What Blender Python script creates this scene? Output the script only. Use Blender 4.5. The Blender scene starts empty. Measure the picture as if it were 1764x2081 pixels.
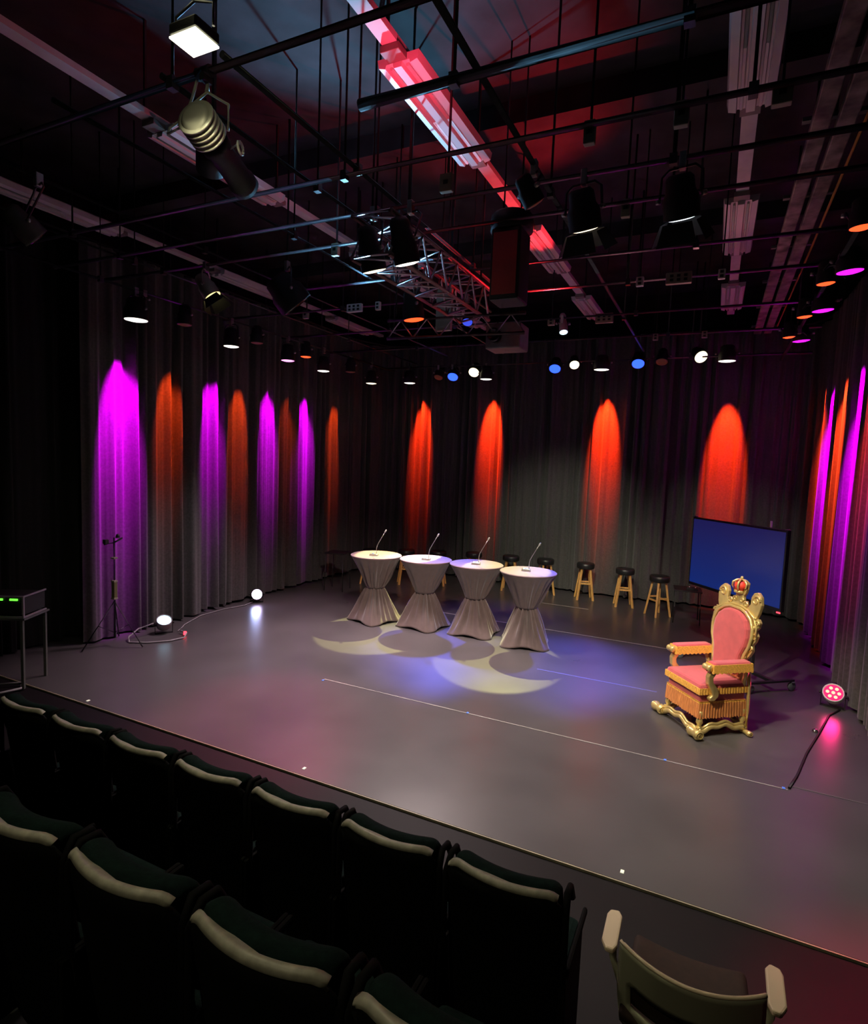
import bpy, bmesh, math, random
from mathutils import Vector, Matrix
random.seed(7)
PI = math.pi
SC = bpy.context.scene
COL = SC.collection

# ------------------------------------------------------------------ materials
MATS = {}
def mat(name, col=(.5,.5,.5), rough=.5, metal=0., emit=None, es=0., noise=0., nscale=8., bump=0., bscale=60., sheen=0., coat=0., spec=.5, stretch=None):
    if name in MATS: return MATS[name]
    m = bpy.data.materials.new(name); m.use_nodes = True
    nt = m.node_tree; b = nt.nodes['Principled BSDF']
    b.inputs['Base Color'].default_value = (*col, 1)
    b.inputs['Roughness'].default_value = rough
    b.inputs['Metallic'].default_value = metal
    b.inputs['Specular IOR Level'].default_value = spec
    if sheen: b.inputs['Sheen Weight'].default_value = sheen
    if coat: b.inputs['Coat Weight'].default_value = coat; b.inputs['Coat Roughness'].default_value = .15
    if emit:
        b.inputs['Emission Color'].default_value = (*emit, 1); b.inputs['Emission Strength'].default_value = es
    if noise or bump:
        tc = nt.nodes.new('ShaderNodeTexCoord'); mp = nt.nodes.new('ShaderNodeMapping')
        if stretch: mp.inputs['Scale'].default_value = stretch
        nt.links.new(tc.outputs['Object'], mp.inputs['Vector'])
    if noise:
        n = nt.nodes.new('ShaderNodeTexNoise'); n.inputs['Scale'].default_value = nscale; n.inputs['Detail'].default_value = 6
        nt.links.new(mp.outputs[0], n.inputs['Vector'])
        r = nt.nodes.new('ShaderNodeValToRGB')
        r.color_ramp.elements[0].position = .3; r.color_ramp.elements[1].position = .7
        r.color_ramp.elements[0].color = (*[c*(1-noise) for c in col], 1)
        r.color_ramp.elements[1].color = (*[min(1, c*(1+noise)) for c in col], 1)
        nt.links.new(n.outputs['Fac'], r.inputs[0]); nt.links.new(r.outputs[0], b.inputs['Base Color'])
    if bump:
        n2 = nt.nodes.new('ShaderNodeTexNoise'); n2.inputs['Scale'].default_value = bscale
        nt.links.new(mp.outputs[0], n2.inputs['Vector'])
        bp = nt.nodes.new('ShaderNodeBump'); bp.inputs['Strength'].default_value = bump; bp.inputs['Distance'].default_value = .01
        nt.links.new(n2.outputs['Fac'], bp.inputs['Height']); nt.links.new(bp.outputs[0], b.inputs['Normal'])
    MATS[name] = m
    return m

M_black   = mat('matte_black', (.012,.012,.013), .6, bump=.1)
M_blackw  = mat('black_wall_paint', (.01,.01,.011), .9, noise=.4, nscale=1.5)
M_ceil    = mat('ceiling_paint', (.026,.026,.030), .85, noise=.65, nscale=2.2, bump=.3, bscale=6)
M_pipe    = mat('rigging_pipe_steel', (.07,.07,.08), .35, .5, noise=.3, nscale=20)
M_rod     = mat('hanger_rod_black', (.010,.010,.011), .6)
M_truss   = mat('truss_aluminium', (.42,.38,.4), .35, .9)
M_tray    = mat('tray_white', (.62,.6,.6), .5, noise=.08)
M_lum     = mat('luminaire_white', (.72,.7,.7), .45)
M_cur     = mat('stage_curtain_wool', (.070,.066,.064), .95, noise=.2, nscale=30, sheen=.2, bump=.2, bscale=200)
M_curd    = mat('dark_drape', (.012,.012,.013), .95, noise=.2, nscale=20)
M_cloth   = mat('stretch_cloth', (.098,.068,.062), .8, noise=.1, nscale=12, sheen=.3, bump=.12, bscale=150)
M_clothLit  = mat('stretch_cloth_lit_top', (.20,.135,.148), .75, noise=.06, nscale=5, sheen=.2)  # same cloth; strong light on the top is put into the colour
M_wood    = mat('stool_wood', (.72,.40,.12), .4, noise=.25, nscale=14, stretch=(6,6,.8), coat=.3)
M_leather = mat('black_leatherette', (.014,.015,.016), .35, bump=.2, bscale=90)
M_gold    = mat('gold_paint', (.80,.62,.25), .28, .6, noise=.15, nscale=9, bump=.25, bscale=40)
M_velvet  = mat('red_velvet', (.52,.075,.095), .75, noise=.12, nscale=10, sheen=.5)
M_fringe  = mat('orange_fringe', (.80,.27,.09), .6, noise=.45, nscale=22, stretch=(9,9,.4), bump=.6, bscale=60)
M_braid   = mat('gold_braid', (.85,.42,.08), .5, noise=.25, nscale=60, bump=.4, bscale=120)
M_glassbk = mat('screen_bezel', (.008,.008,.01), .25)
M_wheel   = mat('castor_rubber', (.17,.2,.2), .5)
M_wheelw  = mat('castor_ring', (.75,.8,.8), .4)
M_seat    = mat('seat_fabric', (.007,.017,.015), .9, noise=.3, nscale=40, sheen=.0, spec=.08, bump=.2, bscale=200)
M_rim     = mat('seat_rim_plastic_lit', (.42,.40,.31), .45, noise=.2, nscale=30)  # pale tone stands for light caught on the shell edge
M_shell   = mat('seat_shell', (.003,.003,.003), .8, spec=.15)
M_arm     = mat('chair_arm_cream', (.92,.74,.50), .5)
M_chback  = mat('chair_back_grey', (.42,.41,.28), .45)
M_chseat  = mat('chair_seat_brown', (.030,.013,.006), .8, noise=.2, nscale=30)
M_chrome  = mat('chrome', (.6,.6,.6), .2, 1.)
M_line   = mat('line_black', (.01,.01,.01), .6)
M_cablew  = mat('cable_grey', (.25,.24,.25), .6)
M_cabley  = mat('cable_yellow', (.45,.24,.03), .6)
M_beige   = mat('beige_box', (.34,.32,.24), .6)
M_white   = mat('white_plastic', (.7,.7,.68), .5)
M_tape    = mat('tape_grey', (.30,.29,.27), .7, noise=.3, nscale=5)
M_edge    = mat('edge_strip', (.30,.27,.18), .5, noise=.3, nscale=5)
M_tapeb   = mat('tape_blue_glow', (.08,.20,.75), .6, emit=(.1,.3,1), es=.15)  # tape and mic button given a faint glow of their own
M_tapew   = mat('tape_white_glow', (.9,.9,.7), .6, emit=(1,1,.8), es=.35)  # tape brightened by a faint glow, though it is no lamp
M_silver  = mat('silver_lamp_body', (.62,.61,.5), .4, .15)
M_greyp   = mat('grey_panel', (.16,.16,.14), .6, noise=.2)
M_micw    = mat('mic_steel', (.45,.45,.42), .35, .8)
def emis(name, col, s): return mat(name, (.02,.02,.02), .5, emit=col, es=s)
E_white = emis('lens_white', (1,.93,.8), 3)
E_warm  = emis('lens_warm', (1,.86,.55), 2.6)
E_mag   = emis('lens_magenta', (.85,.01,1.), 2.2)
E_pink  = emis('lens_pink', (1,.25,.75), 3)
E_org   = emis('lens_orange', (1,.06,.012), 3.0)
E_blue  = emis('lens_blue', (.02,.07,1), 3.2)
E_dim   = emis('lens_dim', (.6,.12,.08), .06)
E_cyan  = emis('lens_cyan', (.45,.8,1), 4)
E_big   = emis('worklight_glass', (1,.95,.62), 9)
E_green = emis('led_green', (.15,1,.05), 1.6)
E_red   = emis('led_red', (1,.03,.05), 5)
E_glow  = emis('led_rose', (1,.01,.12), 1.6)
E_redh  = emis('led_hot', (1,.22,.12), 5)
E_orangegel = emis('gel_orange', (1,.10,.03), 1.1)
E_ball  = emis('led_lilac', (.8,.6,1), 12)

# stage floor: dark glossy dance vinyl with scuffs
def floor_mat(name, col, r0, r1, spec=.6):
    m = bpy.data.materials.new(name); m.use_nodes = True; nt = m.node_tree; b = nt.nodes['Principled BSDF']
    tc = nt.nodes.new('ShaderNodeTexCoord')
    b.inputs['Specular IOR Level'].default_value = spec
    n = nt.nodes.new('ShaderNodeTexNoise'); n.inputs['Scale'].default_value = .9; n.inputs['Detail'].default_value = 8
    nt.links.new(tc.outputs['Object'], n.inputs['Vector'])
    r = nt.nodes.new('ShaderNodeValToRGB'); r.color_ramp.elements[0].position=.3; r.color_ramp.elements[1].position=.75
    r.color_ramp.elements[0].color=(*[c*.8 for c in col],1); r.color_ramp.elements[1].color=(*[c*1.2 for c in col],1)
    nt.links.new(n.outputs['Fac'], r.inputs[0])
    # fine scuffs
    mp = nt.nodes.new('ShaderNodeMapping'); mp.inputs['Scale'].default_value=(1,5,1); mp.inputs['Rotation'].default_value=(0,0,.5)
    nt.links.new(tc.outputs['Object'], mp.inputs[0])
    n2 = nt.nodes.new('ShaderNodeTexNoise'); n2.inputs['Scale'].default_value=5; n2.inputs['Detail'].default_value=12; n2.inputs['Roughness'].default_value=.7
    nt.links.new(mp.outputs[0], n2.inputs['Vector'])
    r2 = nt.nodes.new('ShaderNodeValToRGB'); r2.color_ramp.elements[0].position=.72; r2.color_ramp.elements[1].position=.8
    r2.color_ramp.elements[1].color=(.25,.25,.25,1)
    nt.links.new(n2.outputs['Fac'], r2.inputs[0])
    mx = nt.nodes.new('ShaderNodeMix'); mx.data_type='RGBA'
    nt.links.new(r2.outputs[0], mx.inputs['Factor']); nt.links.new(r.outputs[0], mx.inputs['A']); mx.inputs['B'].default_value=(.14,.13,.12,1)
    nt.links.new(mx.outputs['Result'], b.inputs['Base Color'])
    mr = nt.nodes.new('ShaderNodeMapRange'); mr.inputs['To Min'].default_value=r0; mr.inputs['To Max'].default_value=r1
    nt.links.new(n.outputs['Fac'], mr.inputs[0]); nt.links.new(mr.outputs[0], b.inputs['Roughness'])
    bp = nt.nodes.new('ShaderNodeBump'); bp.inputs['Strength'].default_value=.02; bp.inputs['Distance'].default_value=.01
    n3 = nt.nodes.new('ShaderNodeTexNoise'); n3.inputs['Scale'].default_value=14
    nt.links.new(tc.outputs['Object'], n3.inputs['Vector']); nt.links.new(n3.outputs['Fac'], bp.inputs['Height']); nt.links.new(bp.outputs[0], b.inputs['Normal'])
    return m
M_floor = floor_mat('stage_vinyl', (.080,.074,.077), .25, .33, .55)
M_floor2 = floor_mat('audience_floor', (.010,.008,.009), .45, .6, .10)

# ------------------------------------------------------------------ mesh helpers
def B(): return bmesh.new()
def add_box(bm, c, s, rot=None):
    r = bmesh.ops.create_cube(bm, size=1.0)
    vs = r['verts']
    for v in vs:
        v.co = Vector((v.co.x*s[0], v.co.y*s[1], v.co.z*s[2]))
        if rot is not None: v.co = rot @ v.co
        v.co += Vector(c)
    return vs
def frame(d):
    d = Vector(d).normalized()
    u = Vector((0,0,1)) if abs(d.z) < .95 else Vector((0,1,0))
    a = d.cross(u).normalized(); b = a.cross(d).normalized()
    return a, b
def add_tube(bm, pts, r, seg=8, cap=True, closed=False):
    pts = [Vector(p) for p in pts]; n = len(pts)
    rs = r if isinstance(r, (list,tuple)) else [r]*n
    rings = []
    a = None
    for i, p in enumerate(pts):
        if closed: d = pts[(i+1)%n]-pts[i-1]
        else: d = pts[min(i+1,n-1)]-pts[max(i-1,0)]
        d.normalize()
        if a is None: a, b = frame(d)
        else:
            a = (a - d*a.dot(d));
            if a.length < 1e-5: a, b = frame(d)
            a.normalize(); b = d.cross(a)
        rings.append([bm.verts.new(p + (a*math.cos(t*2*PI/seg)+b*math.sin(t*2*PI/seg))*rs[i]) for t in range(seg)])
    m = n if closed else n-1
    for i in range(m):
        A, C = rings[i], rings[(i+1)%n]
        for t in range(seg):
            f = bm.faces.new((A[t],A[(t+1)%seg],C[(t+1)%seg],C[t])); f.smooth = True
    if cap and not closed:
        bm.faces.new(rings[0][::-1]); bm.faces.new(rings[-1])
def add_lathe(bm, prof, seg=24, M=None, smooth=True):
    """prof: list of (r,z), turned about local z; M maps local to object space"""
    rings = []
    M = M or Matrix()
    for r, z in prof:
        if r < 1e-5: rings.append([bm.verts.new(M @ Vector((0,0,z)))])
        else: rings.append([bm.verts.new(M @ Vector((r*math.cos(t*2*PI/seg), r*math.sin(t*2*PI/seg), z))) for t in range(seg)])
    for i in range(len(rings)-1):
        A, C = rings[i], rings[i+1]
        for t in range(seg):
            u = (t+1)%seg
            if len(A)==1 and len(C)==1: continue
            if len(A)==1: f = bm.faces.new((A[0],C[u],C[t]))
            elif len(C)==1: f = bm.faces.new((A[t],A[u],C[0]))
            else: f = bm.faces.new((A[t],A[u],C[u],C[t]))
            f.smooth = smooth
    if len(rings[0])>1: bm.faces.new(rings[0][::-1])
    if len(rings[-1])>1: bm.faces.new(rings[-1])
def add_prism(bm, pts, y0, y1, M=None):
    """polygon in x,z extruded from y0 to y1"""
    M = M or Matrix()
    a = [bm.verts.new(M @ Vector((x,y0,z))) for x,z in pts]; b = [bm.verts.new(M @ Vector((x,y1,z))) for x,z in pts]
    n = len(pts)
    bm.faces.new(a); bm.faces.new(b[::-1])
    for i in range(n): bm.faces.new((a[i],b[i],b[(i+1)%n],a[(i+1)%n]))
def add_grid(bm, fn, nu, nv, closeu=False, smooth=True):
    vs = [[bm.verts.new(fn(i/(nu if closeu else nu-1), j/(nv-1))) for j in range(nv)] for i in range(nu)]
    for i in range(nu if closeu else nu-1):
        for j in range(nv-1):
            f = bm.faces.new((vs[i][j], vs[(i+1)%nu][j], vs[(i+1)%nu][j+1], vs[i][j+1])); f.smooth = smooth
    return vs
def aimM(loc, d):
    """matrix whose local z points along d"""
    q = Vector(d).normalized().to_track_quat('Z', 'Y')
    return Matrix.Translation(Vector(loc)) @ q.to_matrix().to_4x4()
def obj(name, bm, m, parent=None, bevel=0., sub=0, solid=0.):
    bmesh.ops.recalc_face_normals(bm, faces=bm.faces)
    me = bpy.data.meshes.new(name); bm.to_mesh(me); bm.free()
    me.materials.append(m)
    o = bpy.data.objects.new(name, me); COL.objects.link(o)
    if parent: o.parent = parent
    if solid:
        s = o.modifiers.new('solid','SOLIDIFY'); s.thickness = solid; s.offset = 0
    if bevel:
        b = o.modifiers.new('bevel','BEVEL'); b.width = bevel; b.segments = 2; b.limit_method = 'ANGLE'; b.angle_limit = .6
    if sub:
        s = o.modifiers.new('sub','SUBSURF'); s.levels = sub; s.render_levels = sub
    return o
def tag(o, label, cat, group=None, kind=None):
    o['label'] = label; o['category'] = cat
    if group: o['group'] = group
    if kind: o['kind'] = kind
    return o
def thing(name, label, cat, loc=(0,0,0), rz=0., group=None):
    o = bpy.data.objects.new(name, None); COL.objects.link(o); o.empty_display_size = .1
    o.location = loc; o.rotation_euler = (0,0,rz)
    return tag(o, label, cat, group)
def struct(name, bm, m, **k):
    o = obj(name, bm, m, **k); o['kind'] = 'structure'; return o
def dup(root, label=None, loc=None, rz=None):
    r = root.copy(); COL.objects.link(r)
    if loc is not None: r.location = loc
    if rz is not None: r.rotation_euler = (0,0,rz)
    if label: r['label'] = label
    for ch in list(root.children):
        c = ch.copy(); COL.objects.link(c); c.parent = r
        for g in list(ch.children):
            d = g.copy(); COL.objects.link(d); d.parent = c
    return r
def one(name, bm, m, label, cat, group=None, **k):
    return tag(obj(name, bm, m, **k), label, cat, group)
def light(kind, name, loc, to, power, col, ang=40, blend=.5, size=.05):
    l = bpy.data.lights.new(name, kind); l.energy = power; l.color = col
    if kind == 'SPOT': l.spot_size = math.radians(ang); l.spot_blend = blend; l.shadow_soft_size = size
    if kind == 'AREA': l.size = size
    if kind == 'POINT': l.shadow_soft_size = size
    o = bpy.data.objects.new(name, l); COL.objects.link(o); o.location = loc
    d = Vector(to)-Vector(loc); o.rotation_euler = d.to_track_quat('-Z','Y').to_euler()
    return o

# ------------------------------------------------------------------ room shell
Yedge = 3.84
bm = B(); add_box(bm, (-2.8, (Yedge+13.4)/2, -.05), (11.8, 13.4-Yedge, .1)); struct('floor', bm, M_floor)
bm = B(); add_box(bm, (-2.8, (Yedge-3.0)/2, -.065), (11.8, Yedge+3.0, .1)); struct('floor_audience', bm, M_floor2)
bm = B(); add_box(bm, (-2.8, Yedge-.012, -.008), (11.4, .010, .02)); struct('trim_1', bm, M_edge)
bm = B(); add_box(bm, (-2.8, 5.2, 6.45), (11.8, 16.6, .1)); struct('ceiling', bm, M_ceil)
bm = B(); add_box(bm, (-8.65, 5.2, 3.2), (.1, 16.6, 6.5)); struct('wall_left', bm, M_blackw)
bm = B(); add_box(bm, (3.05, 5.2, 3.2), (.1, 16.6, 6.5)); struct('wall_right', bm, M_blackw)
bm = B(); add_box(bm, (-2.8, 13.45, 3.2), (11.8, .1, 6.5)); struct('wall_back', bm, M_blackw)
bm = B(); add_box(bm, (-2.8, -3.05, 3.2), (11.8, .1, 6.5)); struct('wall_front', bm, M_blackw)
# seating riser behind the first row
bm = B(); add_box(bm, (-3.35, -.65, .175), (6.9, 4.5, .45)); struct('floor_riser', bm, M_blackw)
bm = B(); add_box(bm, (-3.35, 1.592, .40), (6.9, .02, .03)); struct('trim_2', bm, mat('nosing',(.05,.05,.05),.5))
# concrete downstand beams under the ceiling
for i, y in enumerate((2.7, 6.1, 9.5)):
    bm = B(); add_box(bm, (-2.8, y, 6.29), (11.8, .3, .24)); struct('trim_%d'%(3+i), bm, M_ceil)

# ------------------------------------------------------------------ curtains
def arc_path(pts, rad):
    """polyline with rounded corners, sampled"""
    out = []
    P = [Vector((*p,0)) for p in pts]
    for i, p in enumerate(P):
        if 0 < i < len(P)-1:
            a = (P[i-1]-p).normalized(); b = (P[i+1]-p).normalized()
            for k in range(13):
                t = k/12
                q = (p+a*rad)*(1-t)**2 + p*2*t*(1-t) + (p+b*rad)*t**2
                out.append(q)
        else: out.append(p)
    return out
def resample(P, ds):
    L = [0]
    for i in range(1,len(P)): L.append(L[-1]+(P[i]-P[i-1]).length)
    n = int(L[-1]/ds); out=[]; j=0
    for k in range(n+1):
        s = L[-1]*k/n
        while j < len(L)-2 and L[j+1] < s: j += 1
        t = (s-L[j])/max(1e-6,(L[j+1]-L[j])); p = P[j].lerp(P[j+1], min(1,t)); d = (P[j+1]-P[j]).normalized()
        out.append((s, p, Vector((-d.y, d.x, 0))))
    return out
def curtain(name, label, pts, m, z0, z1, rad=.9, ph=0., amp=.068, lam=.235, group='stage curtains', ds=.016):
    S = resample(arc_path(pts, rad), ds)
    zs = [z0, z0+.05, z0+.3, z0+.8, 1.5, 2.2, 3, 3.8, 4.5, z1]
    rnd = random.Random(ph)
    p1, p2, p3 = rnd.random()*6, rnd.random()*6, rnd.random()*6
    bm = B(); rows = []
    for z in zs:
        row = []
        k = 1 + .25*(1-z/z1); sway = .05*(1-z/z1)
        for s, p, nrm in S:
            a = 2*PI*s/lam + 1.9*math.sin(2*PI*s/1.37+p1) + 1.1*math.sin(2*PI*s/.61+p2) + sway*6*math.sin(s*1.7+p3)
            w = math.sin(a); w = math.copysign(abs(w)**.75, w)
            w2 = .3*math.sin(2.3*a+p3+.4*z) + .12*math.sin(5.1*a+p1)
            am = amp*(.7+.45*math.sin(2*PI*s/.93+p2))
            q = p + nrm*((w+w2)*am*k)
            row.append(bm.verts.new((q.x, q.y, z)))
        rows.append(row)
    for j in range(len(zs)-1):
        for i in range(len(S)-1):
            f = bm.faces.new((rows[j][i], rows[j][i+1], rows[j+1][i+1], rows[j+1][i])); f.smooth = True
    return one(name, bm, m, label, 'curtain', group)
curtain('stage_curtain', 'grey pleated stage curtain on the left, front panel lit magenta beside the tripod stand', [(-7.62,5.02),(-7.6,6.98)], M_cur, .03, 5.4, ph=3)
curtain('stage_curtain', 'long grey pleated curtain along the left wall striped magenta and orange, behind the floor lamps', [(-7.68,6.9),(-7.66,12.3),(-6.3,12.76)], M_cur, .05, 5.4, ph=5, rad=.5)
curtain('stage_curtain', 'grey pleated back curtain with three red lit stripes behind the cocktail tables and stools', [(-6.45,12.55),(-.88,12.55)], M_cur, .05, 5.4, ph=8)
curtain('stage_curtain', 'grey pleated curtain with a red lit stripe behind the television, wrapping round the right corner', [(-.98,12.72),(1.62,12.72),(1.66,6.2)], M_cur, .05, 5.4, ph=12, rad=.7, amp=.045)
curtain('dark_drape', 'unlit black drape at far left behind the equipment rack', [(-8.1,1.2),(-8.1,5.6)], M_curd, .02, 5.4, ph=15, group='stage curtains')
# curtain rails
for i, (pts, lb) in enumerate([([(-7.62,1.2,5.42),(-7.62,11.6,5.42),(-7.3,12.4,5.42),(-6.5,12.62,5.42)], 'black curtain rail above the left curtains'),
                  ([(-6.5,12.64,5.42),(.9,12.64,5.42)], 'black curtain rail above the back curtains'),
                  ([(.9,12.66,5.42),(1.38,12.5,5.42),(1.63,12.0,5.42),(1.66,6.2,5.42)], 'black curtain rail bending round above the right curtain')]):
    r = thing('curtain_rail', lb, 'curtain rail', (0,0,0))
    bm = B(); add_tube(bm, pts, .025, 8); obj('rail', bm, M_black, r)
    for k in range(5):
        a = Vector(pts[0]).lerp(Vector(pts[1]), (k+.5)/5) if len(pts)<5 else Vector(pts[0])
        bm = B(); add_box(bm, (a.x,a.y,5.92), (.02,.02,.99)); obj('hanger', bm, M_black, r)

# ------------------------------------------------------------------ floor tapes and marks
def strip(name, label, x0, x1, y, w, m):
    bm = B(); add_box(bm, ((x0+x1)/2, y, .0015), (x1-x0, w, .003)); return one(name, bm, m, label, 'tape', 'seam tapes on the stage floor')
strip('floor_tape', 'long pale seam tape across the floor in front of the throne', -4.12, .76, 5.70, .014, M_tape)
strip('floor_tape', 'thin faint tape line on the right of the black line', .80, 1.65, 5.78, .012, mat('tape_dim',(.12,.11,.11),.7))
strip('floor_tape', 'pale seam tape line running behind the cocktail tables', -4.9, 0.1, 9.4, .02, M_tape)
strip('floor_tape', 'thin bluish seam tape between the cocktail tables and the throne', -1.95, -.45, 7.46, .014, mat('tape_bl',(.14,.14,.35),.7))
strip('floor_tape', 'short pale tape line in front of the bar stools', -3.0, -2.0, 11.2, .02, M_tape)
for x, y, m, lb in [(-5.88,3.89,M_tapew,'small white spike mark near the far left seats'),
    (-3.03,3.93,M_tapew,'small white spike mark at the stage edge beyond the middle seats'),
    (-.37,3.93,M_tapew,'small white spike mark on the stage edge in front of the armchair'),
    (-4.11,5.66,M_tapeb,'small blue spike mark at the left end of the long tape'),
    (-2.23,5.71,M_tapeb,'small blue spike mark midway on the long tape'),
    (-.23,5.71,M_tapeb,'small blue spike mark on the tape before the throne'),
    (.73,5.71,M_tapeb,'small blue spike mark where the tape meets the black line')]:
    bm = B(); add_box(bm, (x,y,.003), (.024,.034,.006)); one('spike_mark', bm, m, lb, 'floor mark', 'spike marks on the floor', bevel=.002)
bm = B(); add_lathe(bm, [(.0,0),(.03,0),(.03,.012),(.018,.03),(.0,.035)], 12, Matrix.Translation((1.15,7.18,0))); one('floor_socket', bm, M_chrome, 'small silver knob on the floor between the throne and the red lamp', 'floor fitting')
bm = B(); add_tube(bm, [(.77,5.72,.012),(.86,6.0,.012),(1.0,6.55,.012),(1.2,7.2,.012),(1.36,7.75,.012),(1.5,8.0,.012)], .010, 6); one('floor_line', bm, M_line, 'thin black line on the floor running from the tape to the red lamp', 'cable')  # thin matte black tube laid along the floor

# ------------------------------------------------------------------ cocktail tables
def make_table(label, loc, rz, seed):
    rnd = random.Random(seed); ph = [rnd.random()*6.28 for _ in range(6)]
    t = thing('cocktail_table', label, 'table', loc, rz, 'cocktail tables with stretch covers')
    R = .422
    bm = B(); add_lathe(bm, [(0,1.085),(R-.01,1.085),(R+.004,1.092),(R+.004,1.104),(R-.008,1.112),(0,1.112)], 56); obj('tabletop', bm, M_clothLit, t)
    def up(u, v):
        th = u*2*PI; z = 1.095 - v*.535
        r = R*(1-v) + .155*v; r += .035*math.sin(PI*v)*-.6
        side = .55+.45*math.cos(th-ph[0])
        a = .042*math.sin(PI*min(1,v*1.02))**.8*(.3+v)*side
        r += a*math.sin(19*th+2*math.sin(3*th+ph[1])+ph[2]+v*1.2) + a*.6*math.sin(11*th+ph[3])
        return Vector((r*math.cos(th), r*math.sin(th), z))
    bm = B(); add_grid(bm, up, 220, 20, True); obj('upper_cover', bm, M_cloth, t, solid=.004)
    def lo(u, v):
        th = u*2*PI
        corner = max(0, math.cos(2*th))**2 if False else (0.5+0.5*math.cos(4*th))
        rb = .345 + .115*corner**1.6
        z = .575*(1-v) + (.004 + .035*(1-corner))*v
        r = .135 + (rb-.135)*(.45*v**.8+.55*v**1.6)
        a = .036*math.sin(PI*(v*.8+.1))*(1.1-.6*v)
        r += a*math.sin(16*th+2.2*math.sin(2*th+ph[4])+ph[5]) + .6*a*math.sin(9*th+ph[1]+v)
        return Vector((r*math.cos(th), r*math.sin(th), z))
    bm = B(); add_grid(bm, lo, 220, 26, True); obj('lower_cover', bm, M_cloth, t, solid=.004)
    bm = B(); add_lathe(bm, [(.045,.01),(.045,1.085)], 16); add_lathe(bm, [(0,.005),(.25,.005),(.25,.02),(0,.03)], 24); obj('pedestal', bm, M_black, t)
    return t
TABS = [(-5.02,8.33),(-4.16,8.47),(-3.31,8.57),(-2.43,8.46)]
tl = ['taupe cloth covered cocktail table, leftmost of the four and farthest from the throne',
      'taupe cloth covered cocktail table, second from the left in the row',
      'taupe cloth covered cocktail table, third from the left in the row',
      'taupe cloth covered cocktail table, rightmost and nearest, closest to the throne']
for i, (x,y) in enumerate(TABS): make_table(tl[i], (x,y,0), .45+.2*i, 20+i)

def make_mic(label, loc, rz):
    t = thing('gooseneck_microphone', label, 'microphone', loc, rz, 'gooseneck microphones on the tables')
    bm = B()
    add_prism(bm, [(-.07,0),(.07,0),(.07,.018),(.05,.03),(-.05,.035),(-.07,.02)], -.055, .055); obj('base', bm, M_micw, t, bevel=.004)
    bm = B(); add_box(bm, (-.01,-.02,.036), (.03,.02,.006)); obj('button', bm, M_tapeb, t)
    pts = [(.04,.0,.03),(.04,0,.12),(.05,0,.17),(.085,0,.24),(.135,0,.33),(.165,0,.385)]
    bm = B(); add_tube(bm, pts, .0055, 8); obj('gooseneck', bm, M_micw, t)
    bm = B(); add_tube(bm, [(.163,0,.38),(.17,0,.392),(.188,0,.425),(.194,0,.437)], [.007,.013,.013,.006], 10); obj('microphone_capsule', bm, mat('mic_tip',(.55,.55,.5),.4,.3), t)
    return t
for (x,y,lb,rz) in [(-5.0,8.22,'gooseneck microphone standing on the leftmost cocktail table',.35),(-4.12,8.40,'gooseneck microphone standing on the second cocktail table from the left',.3),
                 (-3.30,8.52,'gooseneck microphone with a blue button on the third cocktail table from the left',.3),(-2.47,8.48,'gooseneck microphone standing on the rightmost cocktail table',.25)]:
    make_mic(lb, (x,y,1.112), rz)

# ------------------------------------------------------------------ bar stools
def make_stool(label, loc, rz):
    t = thing('bar_stool', label, 'stool', loc, rz, 'wooden bar stools with black seats')
    bm = B(); add_lathe(bm, [(0,.64),(.165,.64),(.178,.655),(.18,.70),(.178,.735),(.165,.752),(.12,.758),(0,.76)], 32); obj('seat', bm, M_leather, t)
    P = []
    for k in range(4):
        a = PI/4 + k*PI/2
        top = Vector((.115*math.cos(a), .115*math.sin(a), .645)); bot = Vector((.225*math.cos(a), .225*math.sin(a), 0))
        P.append((top,bot))
        bm = B()
        d = (top-bot).normalized(); 
        q = d.to_track_quat('Z','Y').to_matrix()
        rot = Matrix.Rotation(a,3,'Z')
        s = .018
        vs=[]
        for p in (bot, top):
            vs.append([bm.verts.new(p + rot@Vector((dx*s,dy*s,0))) for dx,dy in ((-1,-1),(1,-1),(1,1),(-1,1))])
        for i in range(4): bm.faces.new((vs[0][i],vs[0][(i+1)%4],vs[1][(i+1)%4],vs[1][i]))
        bm.faces.new(vs[0][::-1]); bm.faces.new(vs[1])
        obj('leg', bm, M_wood, t, bevel=.004)
    for k in range(4):
        zz = .30 if k%2 else .34
        f = zz/.645
        a = P[k][1].lerp(P[k][0], f); b = P[(k+1)%4][1].lerp(P[(k+1)%4][0], f)
        bm = B(); m_ = (a+b)/2; d = b-a
        add_box(bm, m_, (d.length, .02, .032), Matrix.Rotation(math.atan2(d.y,d.x),3,'Z')); obj('rung', bm, M_wood, t, bevel=.003)
    return t
ST = [(-6.62,10.75,'black and wood bar stool, first from the left, behind the leftmost cocktail table'),
      (-5.98,11.2,'black and wood bar stool showing between the first and second cocktail tables'),
      (-5.35,11.5,'black and wood bar stool behind the second cocktail table from the left'),
      (-4.65,11.85,'black and wood bar stool behind the third cocktail table from the left'),
      (-3.83,11.95,'black and wood bar stool showing above the gap between third and fourth tables'),
      (-3.09,12.02,'black and wood bar stool directly behind the rightmost cocktail table'),
      (-2.26,12.05,'black and wood bar stool, leftmost of the three standing clear of the tables'),
      (-1.46,11.9,'black and wood bar stool, middle one of the three standing clear of the tables'),
      (-.79,11.5,'black and wood bar stool, rightmost and nearest to the television')]
for i,(x,y,lb) in enumerate(ST): make_stool(lb, (x,y,0), [.1,.6,.3,.5,.2,.7,.35,.25,.75][i])

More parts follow.
